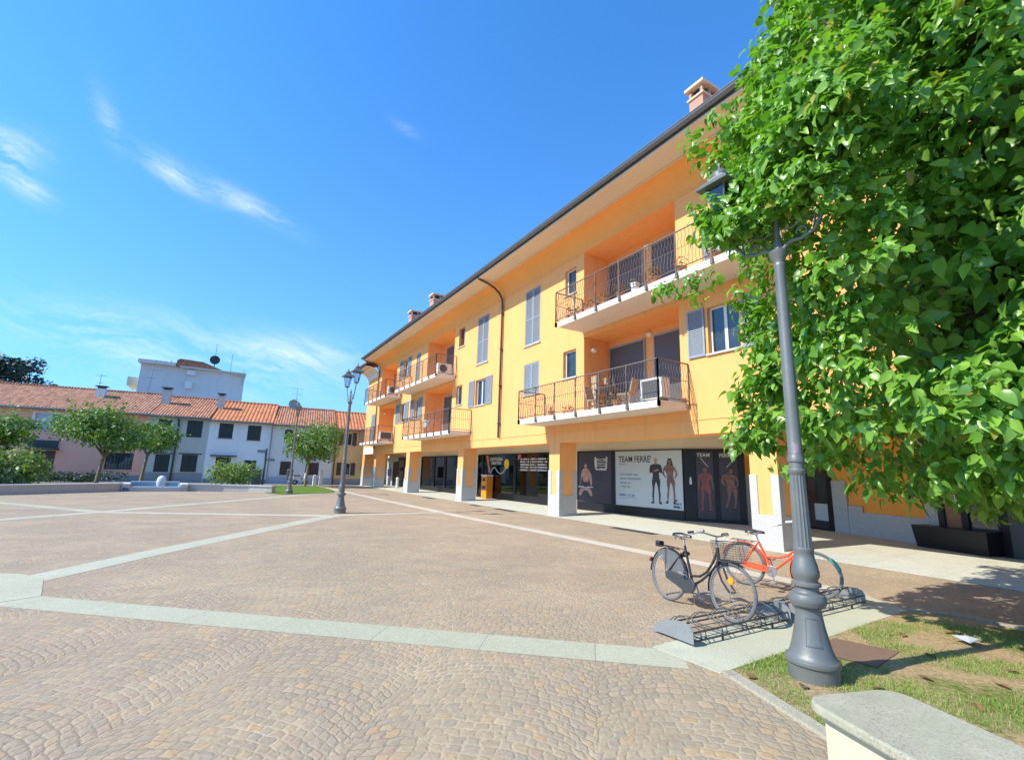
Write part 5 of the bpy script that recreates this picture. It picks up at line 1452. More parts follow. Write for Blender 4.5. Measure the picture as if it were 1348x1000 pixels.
def ac(s, d_, z, label, turn='front', wd=.85, fanside=True, grid=False):
    xf = frame((0, 0), (0, 1))
    c = FB @ Vector((s, d_, z))
    t = thing('air_conditioner', label, 'air conditioner', c, 'air conditioners on the balconies')
    X = Matrix.Translation(c) @ (Matrix.Rotation(rad(90), 4, 'Z') if turn == 'front' else Matrix.Identity(4))
    # local: x width, y depth, -y is the fan side for 'side' turn
    mb = MB(X); mb.box(-wd / 2, wd / 2, -.16, .16, .10, .70); mb.build('casing', 'plastic_white', t, bevel=.012)
    mb = MB(X)
    for x in (-wd / 2 + .12, wd / 2 - .12): mb.box(x - .04, x + .04, -.17, .17, .002, .10)
    mb.build('foot', 'dark_metal', t)
    sg = -1 if turn != 'front' else 1
    mb = MB(X); y = sg * .161
    if grid:
        mb.box(-wd / 2 + .08, wd / 2 - .08, y, y + sg * .006, .16, .64); 
        for k in range(8): mb.box(-wd / 2 + .08, wd / 2 - .08, y + sg * .006, y + sg * .012, .18 + k * .057, .195 + k * .057)
    else:
        vs = []; n = 22
        for r_, h_ in ((.23, 0), (.235, .012), (.22, .014), (.10, .018), (.0, .02)):
            for j in range(n): a = 2 * math.pi * j / n; vs.append((-.10 + r_ * math.cos(a), y + sg * h_, .40 + r_ * math.sin(a)))
        mb.add(vs, [(i * n + j, i * n + (j + 1) % n, (i + 1) * n + (j + 1) % n, (i + 1) * n + j) for i in range(4) for j in range(n)])
        for a in range(0, 180, 30): mb.tube([(-.10 + .23 * math.cos(rad(a)), y + sg * .022, .40 + .23 * math.sin(rad(a))), (-.10 - .23 * math.cos(rad(a)), y + sg * .022, .40 - .23 * math.sin(rad(a)))], .005, 4)
    mb.build('fan_grille', 'fan', t, raw=True)
ac(25.35, .55, z2, 'white air conditioner at the right end of the top left balcony', 'side')
ac(34.95, .55, z2, 'white air conditioner on the farthest top balcony', 'side')
ac(36.05, .55, z1_, 'boxy air conditioner with dark grille on the farthest lower balcony', 'side', .95, grid=True)
ac(9.35, .72, z1_, 'white cabinet like air conditioner in the right corner of the lower right balcony', 'front', .80, grid=True)
def chair(s, d_, z, rz, label):
    c = FB @ Vector((s, d_, z))
    t = thing('balcony_chair', label, 'chair', c, 'chairs on the lower right balcony'); X = Matrix.Translation(c) @ Matrix.Rotation(rz, 4, 'Z')
    mb = MB(X); mb.box(-.22, .22, -.22, .22, .42, .46); mb.build('seat', 'wicker', t, bevel=.008)
    mb = MB(X); mb.add([(-.22, .20, .46), (.22, .20, .46), (.22, .23, .46), (-.22, .23, .46), (-.22, .30, .92), (.22, .30, .92), (.22, .33, .92), (-.22, .33, .92)], [(3, 2, 1, 0), (4, 5, 6, 7), (0, 1, 5, 4), (1, 2, 6, 5), (2, 3, 7, 6), (3, 0, 4, 7)]); mb.build('backrest', 'wicker', t)
    for a, b in ((-.19, -.19), (.19, -.19), (.19, .19), (-.19, .19)):
        MB(X).box(a - .02, a + .02, b - .02, b + .02, .002, .42).build('leg', 'wicker', t)
chair(12.3, .35, z1_, rad(15), 'pale wooden chair at the left of the table on the lower right balcony')
chair(10.75, .45, z1_, rad(200), 'tan chair at the right of the table on the lower right balcony')
c = FB @ Vector((11.5, .45, z1_)); t = thing('balcony_table', 'small dark table between two chairs on the lower right balcony', 'table', c)
MB(Matrix.Translation(c)).box(-.3, .3, -.42, .42, .70, .73).build('table_top', 'dark_metal', t)
for a, b in ((-.25, -.36), (.25, -.36), (.25, .36), (-.25, .36)): MB(Matrix.Translation(c)).box(a - .018, a + .018, b - .018, b + .018, .002, .70).build('leg', 'dark_metal', t)
c = FB @ Vector((13.0, -.55, z1_)); t = thing('wall_shelf', 'small wooden shelf rack against the loggia side wall, lower right balcony', 'shelf', c)
mb = MB(Matrix.Translation(c))
for z in (.4, .8, 1.2): mb.box(-.3, .3, -.05, .22, z, z + .03)
for x in (-.3, .27): mb.box(x, x + .03, -.05, .22, .002, 1.5)
mb.build('shelf_board', 'wicker', t)
c = FB @ Vector((27.2, .7, z1_)); t = thing('drying_rack', 'folding laundry rack on the lower left balcony', 'drying rack', c)
mb = MB(Matrix.Translation(c))
for y in (-.5, .5): mb.tube([(-.25, y, .0), (.25, y, .9)], .012, 5); mb.tube([(.25, y, .0), (-.25, y, .9)], .012, 5)
for k in range(7): mb.tube([(-.25 + k * .083, -.5, .9), (-.25 + k * .083, .5, .9)], .006, 4)
mb.build('rack_frame', 'galv', t)
mb = MB(Matrix.Translation(c)); mb.box(-.16, -.15, -.4, .0, .45, .9); mb.box(.06, .07, -.1, .4, .5, .9); mb.build('laundry', 'curtain', t)
# ------------------------------------------------------------------ the row of old houses
HF = frame((1, 47.5), (1 - .9907, 47.5 + .1357))
def sX(X): return (1 - X) / .9907
def HP(X, d_, z): return HF @ Vector((sX(X), d_, z))
def house(name, label, Xl, Xr, ez, rz, wallmat, tilemat, wins, plinth=.75, ridge_d=-4.6, plm='plinth'):
    """wins: (Xleft, Xright, z0, z1, kind)"""
    root = thing(name, label, 'house', tuple(HP((Xl + Xr) / 2, 0, 0)), 'old houses in a row')
    a, b = sX(Xr), sX(Xl)
    ops_ = [(sX(w_[1]), sX(w_[0]), w_[2], w_[3], .18) for w_ in wins]
    mb = MB(HF)
    wallsheet(mb, a + .003, b - .003, 0, ez, ops_)
    D_ = 2 * ridge_d
    for s_ in (a + .003, b - .003):
        mb.sheet([(s_, 0, 0), (s_, D_, 0), (s_, D_, ez), (s_, ridge_d, rz - .15), (s_, 0, ez)])
    mb.sheet([(a, D_, 0), (b, D_, 0), (b, D_, ez), (a, D_, ez)])
    mb.build('wall', wallmat, root, raw=True)
    mb = MB(HF); e = .45; k = (rz - ez) / -ridge_d; th = .13
    for d0, s_ in ((e, 1), (D_ - e, -1)):
        z0 = ez - k * e + .06
        mb.add([(a, d0, z0), (b, d0, z0), (b, ridge_d, rz), (a, ridge_d, rz), (a, d0, z0 + th), (b, d0, z0 + th), (b, ridge_d, rz + th), (a, ridge_d, rz + th)],
               [(3, 2, 1, 0), (4, 5, 6, 7), (0, 1, 5, 4), (1, 2, 6, 5), (2, 3, 7, 6), (3, 0, 4, 7)])
    mb.tube([(a, ridge_d, rz + th), (b, ridge_d, rz + th)], .11, 8)
    roof_ = mb.build('roof', tilemat, root)
    z0 = ez - k * e + .06
    mb = MB(HF); mb.tube([(a, e + .06, z0 + .03), (b, e + .06, z0 + .03)], .07, 8); mb.build('gutter', 'gutter', root, smooth=50)
    if plinth: MB(HF).box(a + .01, b - .01, 0, .025, 0, plinth).build('plinth', plm, root) if False else None
    for w_ in wins:
        Xa, Xb, c, d_, kind = w_; s0, s1 = sX(Xb), sX(Xa)
        mb = MB(HF); fr = .06; y = -.16
        for q in ((s0, s0 + fr, c, d_), (s1 - fr, s1, c, d_), (s0 + fr, s1 - fr, c, c + fr), (s0 + fr, s1 - fr, d_ - fr, d_)): mb.box(q[0] + .002, q[1] - .002, y, y + .05, q[2] + .002, q[3] - .002)
        if kind in ('green', 'brown'):
            wn = mb.build('window', kind + '_sh', root); mb = MB(HF); m_ = (s0 + s1) / 2
            mb.box(s0 + .03, m_ - .008, -.08, -.03, c + .01, d_ - .02); mb.box(m_ + .008, s1 - .03, -.08, -.03, c + .01, d_ - .02)
            n = int((d_ - c) / .09)
            for i in range(n):
                z = c + .06 + i * (d_ - c - .1) / n; mb.box(s0 + .09, m_ - .07, -.03, -.012, z, z + .045); mb.box(m_ + .07, s1 - .09, -.03, -.012, z, z + .045)
            mb.build('shutter', kind + '_sh', wn)
        elif kind == 'door':
            wn = mb.build('door', 'brown_sh', root); MB(HF).box(s0 + .05, s1 - .05, -.14, -.10, c + .01, d_ - .05).build('door_leaf', 'brown_sh', wn)
        elif kind == 'open':
            mb.box((s0 + s1) / 2 - .03, (s0 + s1) / 2 + .03, y, y + .048, c + fr, d_ - fr)
            wn = mb.build('window', 'win_white', root); MB(HF).box(s0 + .05, s1 - .05, -.15, -.14, c + .05, d_ - .05).build('pane', 'pane', wn)
            hw = (s1 - s0) / 2
            for q0, q1 in ((s0 - hw - .02, s0 - .02), (s1 + .02, s1 + hw + .02)):
                mb = MB(HF); mb.box(q0, q1, .012, .05, c - .02, d_ + .02)
                for i in range(10): z = c + .06 + i * (d_ - c - .1) / 10; mb.box(q0 + .06, q1 - .06, .05, .062, z, z + .06)
                mb.build('shutter', 'brown_sh', wn)
        elif kind == 'grille':
            wn = mb.build('window', 'dark_metal', root); MB(HF).box(s0 + .05, s1 - .05, -.15, -.14, c + .05, d_ - .05).build('pane', 'pane', wn)
            mb = MB(HF)
            for i in range(1, 9): x = s0 + (s1 - s0) * i / 9; mb.tube([(x, -.04, c), (x, -.04, d_)], .014, 5)
            for i in range(1, 4): z = c + (d_ - c) * i / 4; mb.tube([(s0, -.04, z), (s1, -.04, z)], .012, 5)
            mb.build('grille', 'dark_metal', wn)
        else:
            mb.box((s0 + s1) / 2 - .03, (s0 + s1) / 2 + .03, y, y + .048, c + fr, d_ - fr)
            wn = mb.build('window', 'win_white', root); MB(HF).box(s0 + .05, s1 - .05, -.15, -.14, c + .05, d_ - .05).build('pane', 'pane', wn)
            if kind == 'half': MB(HF).box((s0 + s1) / 2, s1 - .06, -.13, -.10, c + .06, d_ - .06).build('blind', 'light_blue', wn)
        if kind != 'door': MB(HF).box(s0 - .08, s1 + .08, -.10, .07, c - .06, c).build('sill', 'sill', wn)
    return root, roof_, a, b
def trim(root, name, mat, X0, X1, d0, d1, z0, z1): return MB(HF).box(sX(X0), sX(X1), d0, d1, z0, z1).build(name, mat, root)
def stack(roof_, X, d_, z0, z1, wd=.5, dp=.5, mat='h_grey'):
    mb = MB(HF); s_ = sX(X)
    mb.box(s_ - wd / 2, s_ + wd / 2, d_ - dp / 2, d_ + dp / 2, z0, z1 - .3, 0)
    mb.box(s_ - wd / 2 - .05, s_ + wd / 2 + .05, d_ - dp / 2 - .05, d_ + dp / 2 + .05, z1 - .3, z1 - .24, 0)
    mb.box(s_ - wd / 2 + .06, s_ + wd / 2 - .06, d_ - dp / 2 + .06, d_ + dp / 2 - .06, z1 - .24, z1 - .08, 1)
    mb.box(s_ - wd / 2 - .08, s_ + wd / 2 + .08, d_ - dp / 2 - .08, d_ + dp / 2 + .08, z1 - .08, z1, 1)
    mb.build('chimney', [mat, 'dark_metal'], roof_)
def antenna(roof_, X, d_, z0, z1, arms, lean=0.):
    mb = MB(HF); s_ = sX(X); top = Vector((s_ + lean, d_, z1)); bot = Vector((s_, d_, z0)); mb.tube([bot, top], .022, 5)
    for zf, L in arms:
        q = bot.lerp(top, zf); mb.tube([q - Vector((L / 2, 0, 0)), q + Vector((L / 2, 0, 0))], .014, 4)
        for k in range(5):
            x = -L / 2 + L * k / 4; mb.tube([q + Vector((x, -.25, 0)), q + Vector((x, .25, 0))], .008, 3)
    mb.build('antenna', 'galv', roof_)
def dish(roof_, X, d_, z0, z1, r_=.42, mat='dish'):
    mb = MB(HF); s_ = sX(X); mb.tube([(s_, d_, z0), (s_, d_, z1)], .03, 6)
    vs = []; n = 20
    for k in range(5):
        rr_ = r_ * k / 4
        for j in range(n): t = 2 * math.pi * j / n; vs.append((s_ + rr_ * math.cos(t), d_ + .08 + .18 * (rr_ / r_) ** 2 * r_ * 2, z1 + rr_ * math.sin(t)))
    mb.add(vs, [(i * n + j, i * n + (j + 1) % n, (i + 1) * n + (j + 1) % n, (i + 1) * n + j) for i in range(4) for j in range(n)])
    mb.tube([(s_, d_ + .1, z1 - r_), (s_, d_ + .55, z1 - .05)], .015, 4)
    mb.build('satellite_dish', mat, roof_, raw=True)

h, r, a, b = house('pink_house', 'long pink house with a dark cafe door and tiled roof at the far left', -24, -5.32, 5.42, 7.45, 'h_pink', 'tile_old',
    [(-12.35, -10.5, 3.75, 5.0, 'half'), (-12.35, -10.75, .05, 2.2, 'door'), (-7.72, -5.95, .92, 2.22, 'grille'), (-8.6, -7.4, 3.75, 5.0, 'green'), (-16.5, -15.2, 3.8, 5.0, 'green')])
trim(h, 'door_canopy', 'dark_metal', -12.5, -10.6, .003, .8, 2.25, 2.42)
trim(h, 'cafe_sign', 'green_sh', -12.4, -10.7, .003, .12, 2.46, 2.95)
for X0, X1, z0, z1 in ((-12.52, -12.36, 3.6, 5.12), (-10.49, -10.33, 3.6, 5.12), (-12.36, -10.49, 5.005, 5.12)): trim(h, 'window_surround', 'h_white2', X0, X1, .003, .03, z0, z1)
trim(h, 'plinth', 'plinth', -24, -12.5, .003, .03, 0, .5); trim(h, 'plinth', 'plinth', -10.6, -5.4, .003, .03, 0, .5)
stack(r, -9.7, -3.0, 6.4, 7.75, .62, .5, 'h_white2'); antenna(r, -10.4, -4.5, 7.3, 8.95, [(.93, .7), (.55, .4)]); antenna(r, -7.0, -4.5, 7.3, 10.7, [(.97, 1.6), (.72, 1.1), (.5, .6)], -.3)
h, r, a, b = house('grey_house', 'narrow weathered grey house between the pink and the white house', -5.32, -1.14, 5.38, 7.35, 'h_grey', 'tile_mid',
    [(-2.72, -1.62, 3.68, 5.08, 'green'), (-4.55, -3.55, .80, 2.2, 'green'), (-2.75, -1.65, .85, 2.25, 'green'), (-4.7, -3.8, 3.7, 5.05, 'green')])
stack(r, -5.05, -2.6, 6.3, 8.0, .62, .5, 'h_grey'); trim(h, 'lintel', 'dark_metal', -3.0, -1.4, .003, .05, 2.28, 2.36); trim(h, 'lintel', 'dark_metal', -4.7, -3.4, .003, .05, 2.24, 2.32)
mb = MB(HF); mb.tube([(sX(-3.3), .45, 5.1), (sX(-3.3), .2, 4.9), (sX(-3.3), .10, 4.6), (sX(-3.3), .10, .02)], .075, 8); mb.build('downpipe', 'dark_metal', h, smooth=50)
trim(h, 'plinth', 'plinth', -5.25, -1.2, .003, .03, 0, .78)
h, r, a, b = house('white_house', 'white house with four dark green shutters and a new orange tiled roof', -1.14, 3.62, 5.25, 7.25, 'h_white', 'tile_new',
    [(-.42, .62, 3.72, 5.0, 'green'), (1.72, 2.75, 3.65, 4.95, 'green'), (-.35, .75, .05, 2.15, 'green'), (1.75, 2.68, .9, 1.95, 'green')])
stack(r, -.95, -2.6, 6.2, 7.85, .5, .45, 'h_grey'); trim(h, 'lintel', 'dark_metal', -.75, 1.15, .003, .35, 2.2, 2.30); trim(h, 'plinth', 'plinth', -1.1, 3.55, .003, .03, 0, .35)
mb = MB(HF); mb.tube([(sX(3.6), .12, 5.0), (sX(3.6), .12, .02)], .05, 6); mb.build('downpipe', 'galv', h)
h, r, a, b = house('offwhite_house', 'off white house behind the round tree with an older brown tiled roof', 3.62, 8.82, 5.18, 7.1, 'h_white2', 'tile_mid',
    [(4.62, 5.55, 3.7, 4.75, 'green'), (4.55, 5.42, .78, 1.95, 'brown'), (6.6, 7.7, .82, 1.92, 'brown'), (6.7, 7.6, 3.7, 4.75, 'green')])
dish(r, 4.95, -4.3, 6.9, 7.55, .45); antenna(r, 5.15, -4.5, 6.9, 9.3, [(.95, 1.0), (.7, .9), (.5, .5)])
trim(h, 'plinth', 'light_blue', 3.7, 8.75, .003, .03, 0, .6)
h, r, a, b = house('ochre_house', 'ochre yellow house at the right end of the row beside the arcade', 8.82, 19, 5.1, 7.0, 'h_yellow', 'tile_new',
    [(9.6, 10.35, 3.6, 4.75, 'open'), (9.62, 10.4, .88, 1.98, 'open'), (12.4, 13.4, 3.6, 4.75, 'open')])
trim(h, 'plinth', 'plinth', 8.9, 18.9, .003, .03, 0, .55)
mb = MB(HF); mb.tube([(sX(8.95), .10, 4.8), (sX(8.95), .10, .02)], .05, 6); mb.build('downpipe', 'copper', h)
MB(HF).box(sX(11.75), sX(11.35), .003, .2, 1.4, 1.75).build('letter_box', 'dark_metal', h)

# ------------------------------------------------------------------ behind the row
def PY(q, Y):
    v = raydir(q); return Vector((0, 0, 1.6)) + v * (Y / v.y)
bk_ = thing('apartment_block', 'pale grey apartment block with a curved top rising behind the old houses', 'building', (-5, 80, 0))
p0 = PY((187, 473), 78); p1 = PY((268, 477), 78); p2 = PY((300, 489), 78)
XL, XM, XR = p0.x, p1.x, p2.x; ZT1 = p0.z
mb = MB(); mb.prism([(XL, 78), (XR, 77.2), (XR + 2.2, 79.5), (XR + 2.4, 92), (XL + 1, 92)], 0, ZT1 - .5); mb.build('wall', 'h_block', bk_)
mb = MB(); MB().box(XL - .25, XL + (XM - XL) * .56, 76.9, 92, ZT1 - .5, ZT1 - .08).build('parapet', 'h_block', bk_)
mb = MB(); pts = [(XL + (XM - XL) * .56, ZT1 - .5), (XL + (XM - XL) * .57, ZT1 + .3), (XL + (XM - XL) * .62, ZT1 + .55), (XM, ZT1 + .45), (XR - .5, ZT1 - .45), (XR + .3, ZT1 - .5)]
vs = [(a, 77.0, c) for a, c in pts] + [(a, 90, c) for a, c in pts]; n = len(pts)
mb.add(vs, [tuple(range(n)), tuple(range(2 * n - 1, n - 1, -1))] + [(i, (i + 1) % n, n + (i + 1) % n, n + i) for i in range(n)])
rf = mb.build('roof', 'tile_mid', bk_)
mb = MB(); mb.box(XL + (XM - XL) * .63, XR + 2.3, 76.6, 90, ZT1 - .62, ZT1 - .5); mb.build('cornice', 'h_block', bk_)
for f0, f1, z0, z1 in ((.52, .62, -1.5, -.9), (.52, .60, -3.4, -2.4), (.55, .60, -5.6, -5.0)):
    MB().box(XL + (XR - XL) * f0, XL + (XR - XL) * f1, 77.0, 77.9, ZT1 + z0, ZT1 + z1).build('chimney_breast', 'h_white2', bk_)
for z0 in (-2.4, -5.2, -8):
    mb = MB(); mb.box(XL - 1.3, XL, 79, 84, ZT1 + z0 - 1, ZT1 + z0 + .1); mb.build('balcony', 'h_beige', bk_)
mb = MB(); q = PY((283, 474), 77); mb.tube([(q.x, 77.2, ZT1 - .6), (q.x, 77.2, q.z)], .06, 6)
vs = []; n = 20
for k in range(5):
    r_ = .62 * k / 4
    for j in range(n): t = 2 * math.pi * j / n; vs.append((q.x + r_ * math.cos(t), 77.1 - .3 * (k / 4) ** 2, q.z + r_ * math.sin(t)))
mb.add(vs, [(i * n + j, i * n + (j + 1) % n, (i + 1) * n + (j + 1) % n, (i + 1) * n + j) for i in range(4) for j in range(n)])
mb.tube([(q.x, 77.2, q.z), (q.x, 77.2, q.z + 2.4)], .03, 4); mb.build('satellite_dish', 'dark_metal', rf, raw=True)
mb = MB(); mb.tube([(XR + .3, 78, ZT1 - .6), (XR + .3, 78, ZT1 + 2.2)], .04, 4); mb.tube([(XR + 2, 79, ZT1 - 2), (XR + 2, 79, ZT1 + .4)], .04, 4); mb.build('antenna', 'galv', rf)
for k in range(3): 
    MB().lathe([(.18, ZT1 - .1), (.18, ZT1 + .5), (.22, ZT1 + .55), (.0, ZT1 + .6)], 10, (XL + 3.0 + k * 1.6, 79, 0)).build('vent_pipe', 'h_block', rf)

bg_ = thing('beige_house', 'beige house with a gable roof peeping over the pink house at the far left', 'house', (-32, 66, 0))
g0 = PY((-70, 478), 62); g1 = PY((0, 497), 62); g2 = PY((40, 512), 62)
mb = MB(); mb.add([(g0.x - 14, 62, 0), (g2.x, 62, 0), (g2.x, 62, g2.z - .3), (g0.x, 62, g0.z - .2), (g0.x - 14, 62, g2.z - 1), (g0.x - 14, 74, 0), (g2.x, 74, 0), (g2.x, 74, g2.z - .3), (g0.x, 74, g0.z - .2), (g0.x - 14, 74, g2.z - 1)],
    [(0, 1, 2, 3, 4), (9, 8, 7, 6, 5), (1, 6, 7, 2), (0, 4, 9, 5)]); mb.build('wall', 'h_beige', bg_)
mb = MB(); 
for (xa, za), (xb, zb) in (((g2.x + .9, g2.z - .55), (g0.x, g0.z - .1)), ((g0.x - 14.5, g2.z - 1.2), (g0.x, g0.z - .1))):
    mb.add([(xa, 61.4, za), (xb, 61.4, zb), (xb, 74.5, zb), (xa, 74.5, za), (xa, 61.4, za + .25), (xb, 61.4, zb + .25), (xb, 74.5, zb + .25), (xa, 74.5, za + .25)], [(3, 2, 1, 0), (4, 5, 6, 7), (0, 1, 5, 4), (1, 2, 6, 5), (2, 3, 7, 6), (3, 0, 4, 7)])
mb.build('roof', 'tile_mid', bg_)

# ------------------------------------------------------------------ vegetation
def blobpts(rg, n, blobs, shell=.55):
    """points near the surfaces of several lobes; returns points and outward directions"""
    wts = np.array([b_[1][0] * b_[1][1] + b_[1][0] * b_[1][2] for b_ in blobs]); wts = wts / wts.sum()
    idx = rg.choice(len(blobs), n, p=wts)
    C_ = np.array([b_[0] for b_ in blobs])[idx]; R_ = np.array([b_[1] for b_ in blobs])[idx]
    D_ = rg.normal(0, 1, (n, 3)); D_ /= np.linalg.norm(D_, axis=1, keepdims=True)
    k = shell + (1 - shell) * rg.random((n, 1)) ** .6
    k = k * (1 + rg.normal(0, .06, (n, 1)))
    return C_ + D_ * R_ * k, D_ / R_ * R_.min(axis=1, keepdims=True)
def trunk_mesh(root, base, top, r0, limbs, mat='bark', name='trunk'):
    mb = MB(); b_ = Vector(base); t_ = Vector(top)
    mid = b_.lerp(t_, .5) + Vector((random.uniform(-.06, .06), random.uniform(-.06, .06), 0))
    mb.tube([b_ - Vector((0, 0, .1)), b_ + (t_ - b_) * .04, mid, t_], [r0 * 1.5, r0 * 1.1, r0 * .9, r0 * .75], 10)
    for L in limbs:
        L = Vector(L); m_ = t_.lerp(L, .5) + Vector((0, 0, (L - t_).length * .10))
        mb.tube([t_ - (t_ - b_) * .06, m_, L], [r0 * .6, r0 * .38, r0 * .12], 7)
        for k in range(2):
            e_ = L + Vector((random.uniform(-.5, .5), random.uniform(-.5, .5), random.uniform(.1, .5))) * (L - t_).length * .28
            mb.tube([m_, m_.lerp(e_, .6) + Vector((0, 0, .1)), e_], [r0 * .3, r0 * .2, r0 * .06], 5)
    return mb.build(name, mat, root, smooth=60)
def street_tree(label, base, trunk_h, R_, H_, seed, n=3000, leaf_=.30, lean=(0, 0), mat='leaf_small', bark='bark_pale'):
    rg = np.random.default_rng(seed); rnd = random.Random(seed)
    t = thing('street_tree', label, 'tree', base, 'small round trees by the old houses')
    bx, by, bz = base; top = (bx + lean[0], by + lean[1], bz + trunk_h)
    cz = bz + trunk_h + H_ * .42
    blobs = []
    for i in range(15):
        a_ = rnd.uniform(0, 6.28); q = rnd.uniform(.25, .72); zz = rnd.uniform(-.30, .33)
        blobs.append(((top[0] + R_ * q * math.cos(a_), top[1] + R_ * q * math.sin(a_), cz + H_ * zz * (1.1 - q * .5)), (R_ * rnd.uniform(.28, .44), R_ * rnd.uniform(.28, .44), H_ * rnd.uniform(.16, .27))))
    trunk_mesh(t, base, top, .105, [(b_[0][0], b_[0][1], b_[0][2]) for b_ in blobs[:9]], bark)
    P, N = blobpts(rg, int(n * .8), blobs, .45)
    Q, O = blobpts(rg, 150, blobs, .95); O = O / np.linalg.norm(O, axis=1, keepdims=True)
    for q_, o_ in zip(Q, O):
        if o_[2] < -.3: continue
        o_ = o_ + np.array([0, 0, .35]); L_ = rg.uniform(.3, .8) * R_ / 2.6; f_ = rg.uniform(0, 1, int(n * .2 / 120))
        P = np.concatenate([P, q_ + o_ * f_[:, None] * L_ + rg.normal(0, .05, (len(f_), 3))]); N = np.concatenate([N, np.tile(o_, (len(f_), 1))])
    leaves('crown', P, N, leaf_, mat, t, 'clump', .3, seed)
    return t
street_tree('broad round tree before the pink house, larger of the two by the low wall', (-6.5, 39.5, 0), 1.95, 2.95, 3.3, 3, 7000, .23, (.16, 0))
street_tree('smaller round tree before the grey house at the fountain', (-4.55, 42.0, 0), 2.1, 1.95, 2.9, 8, 4200, .22, (.15, 0))
street_tree('dense round tree on the far green lawn before the off white house', (5.95, 41.5, 0), 1.95, 2.7, 3.7, 14, 7000, .23, (.1, 0))
street_tree('tree cut by the left picture edge behind the pale bush', (-11.6, 38.0, 0), 1.5, 2.4, 3.0, 21, 4200, .25, (0, 0))
def bush(label, c, R_, H_, seed, n, mat, leaf_=.2, name='bush', wide=1.):
    rg = np.random.default_rng(seed); rnd = random.Random(seed)
    t = thing(name, label, 'bush', c)
    blobs = [((c[0] + rnd.uniform(-.6, .6) * R_ * wide, c[1] + rnd.uniform(-.5, .5) * R_, c[2] + H_ * rnd.uniform(.3, .62)), (R_ * .5, R_ * .5, H_ * rnd.uniform(.3, .42))) for _ in range(9)]
    P, N = blobpts(rg, n, blobs, .5); P[:, 2] = np.maximum(P[:, 2], c[2] + .03)
    leaves('foliage', P, N, leaf_, mat, t, 'clump', .1, seed)
    mb = MB()
    for i in range(9): e_ = blobs[i][0]; mb.tube([(c[0] + rnd.uniform(-.15, .15), c[1] + rnd.uniform(-.1, .1), c[2]), ((c[0] + e_[0]) / 2, (c[1] + e_[1]) / 2, e_[2] * .6), e_], [.03, .02, .008], 5)
    mb.build('stem', 'bark', t)
    return t
bush('round yellowish bush behind the low wall in front of the white house', (.95, 40.2, 0), 1.75, 2.0, 5, 2600, 'leaf_olive', .20)
bush('pale leafy bush at the left picture edge behind the low wall', (-9.6, 35.3, 0), 1.9, 2.5, 6, 3200, 'leaf_olive', .22)
bush('dark clipped hedge along the foot of the pink house', (-8.6, 46.6, 0), 2.0, .9, 7, 2200, 'leaf_dark', .18, 'hedge', 1.7)
bush('low dark hedge under the pale bush at the left edge', (-9.4, 33.6, 0), 1.5, .8, 9, 1500, 'leaf_dark', .18, 'hedge', 1.5)
t = thing('evergreen_tree', 'large dark evergreen tree rising behind the beige house at the far left', 'tree', (-38, 74, 0))
rg = np.random.default_rng(31); rnd = random.Random(31)
q = PY((15, 505), 76); blobs = []
for i in range(24):
    z_ = rnd.uniform(0, 1)
    blobs.append(((q.x - 1.5 + rnd.uniform(-1, 1) * 4.6 * (1.05 - z_ * .6), 77 + rnd.uniform(-2.5, 2.5), q.z - 3.0 + z_ * 5.8), (1.7, 1.6, 1.05)))
P, N = blobpts(rg, 6000, blobs, .5); leaves('crown', P, N, .5, 'leaf_dark', t, 'clump', -.1, 31)
trunk_mesh(t, (q.x - 1.5, 77, 0), (q.x - 1.5, 77, q.z - 1), .4, [b_[0] for b_ in blobs[:10]])

# the big weeping tree at the right
TX, TY = 7.35, 1.15
bt_ = thing('big_tree', 'big leafy tree with drooping branches filling the upper right', 'tree', (TX, TY, 0))
RZ = [(1.42, .6), (1.55, 1.5), (1.8, 2.15), (2.15, 2.42), (2.6, 2.55), (3.2, 2.55), (4.0, 2.70), (4.7, 2.95), (5.3, 3.02), (6.2, 2.82), (7.0, 2.42), (7.8, 2.10), (8.3, 1.65), (8.8, 1.1), (9.4, .5)]
rz_z = np.array([q[0] for q in RZ]); rz_r = np.array([q[1] for q in RZ])
rg = np.random.default_rng(77)
def bump3(P, s_, o=0.):
    return np.array([mnoise.noise((p[0] * s_ + o, p[1] * s_ - o, p[2] * s_)) for p in P])
def crown_shoots(n, lo, hi):
    z = rg.uniform(1.42, 9.35, n); th = rg.uniform(0, 2 * math.pi, n)
    r_ = np.interp(z, rz_z, rz_r)
    U = np.stack([np.cos(th), np.sin(th), z * .3], 1)
    w1 = np.array([mnoise.noise((u[0] * 2.1, u[1] * 2.1, u[2] * 2.3)) for u in U])
    w2 = np.array([mnoise.noise((u[0] * 3.6 + 9, u[1] * 3.6, u[2] * 4.4)) * .75 + mnoise.noise((u[0] * 8.2 + 9, u[1] * 8.2, u[2] * 9.)) * .45 for u in U])
    k = rg.uniform(lo, hi, n)
    r2_ = r_ * (1 + .14 * w1 + .16 * w2) * k
    P = np.stack([TX + r2_ * np.cos(th), TY + r2_ * np.sin(th), z], 1)
    N = np.stack([np.cos(th), np.sin(th), (z - 4.3) * .16], 1)
    return P, N, w2
S_P, S_N, S_w = crown_shoots(3700, .90, 1.03)
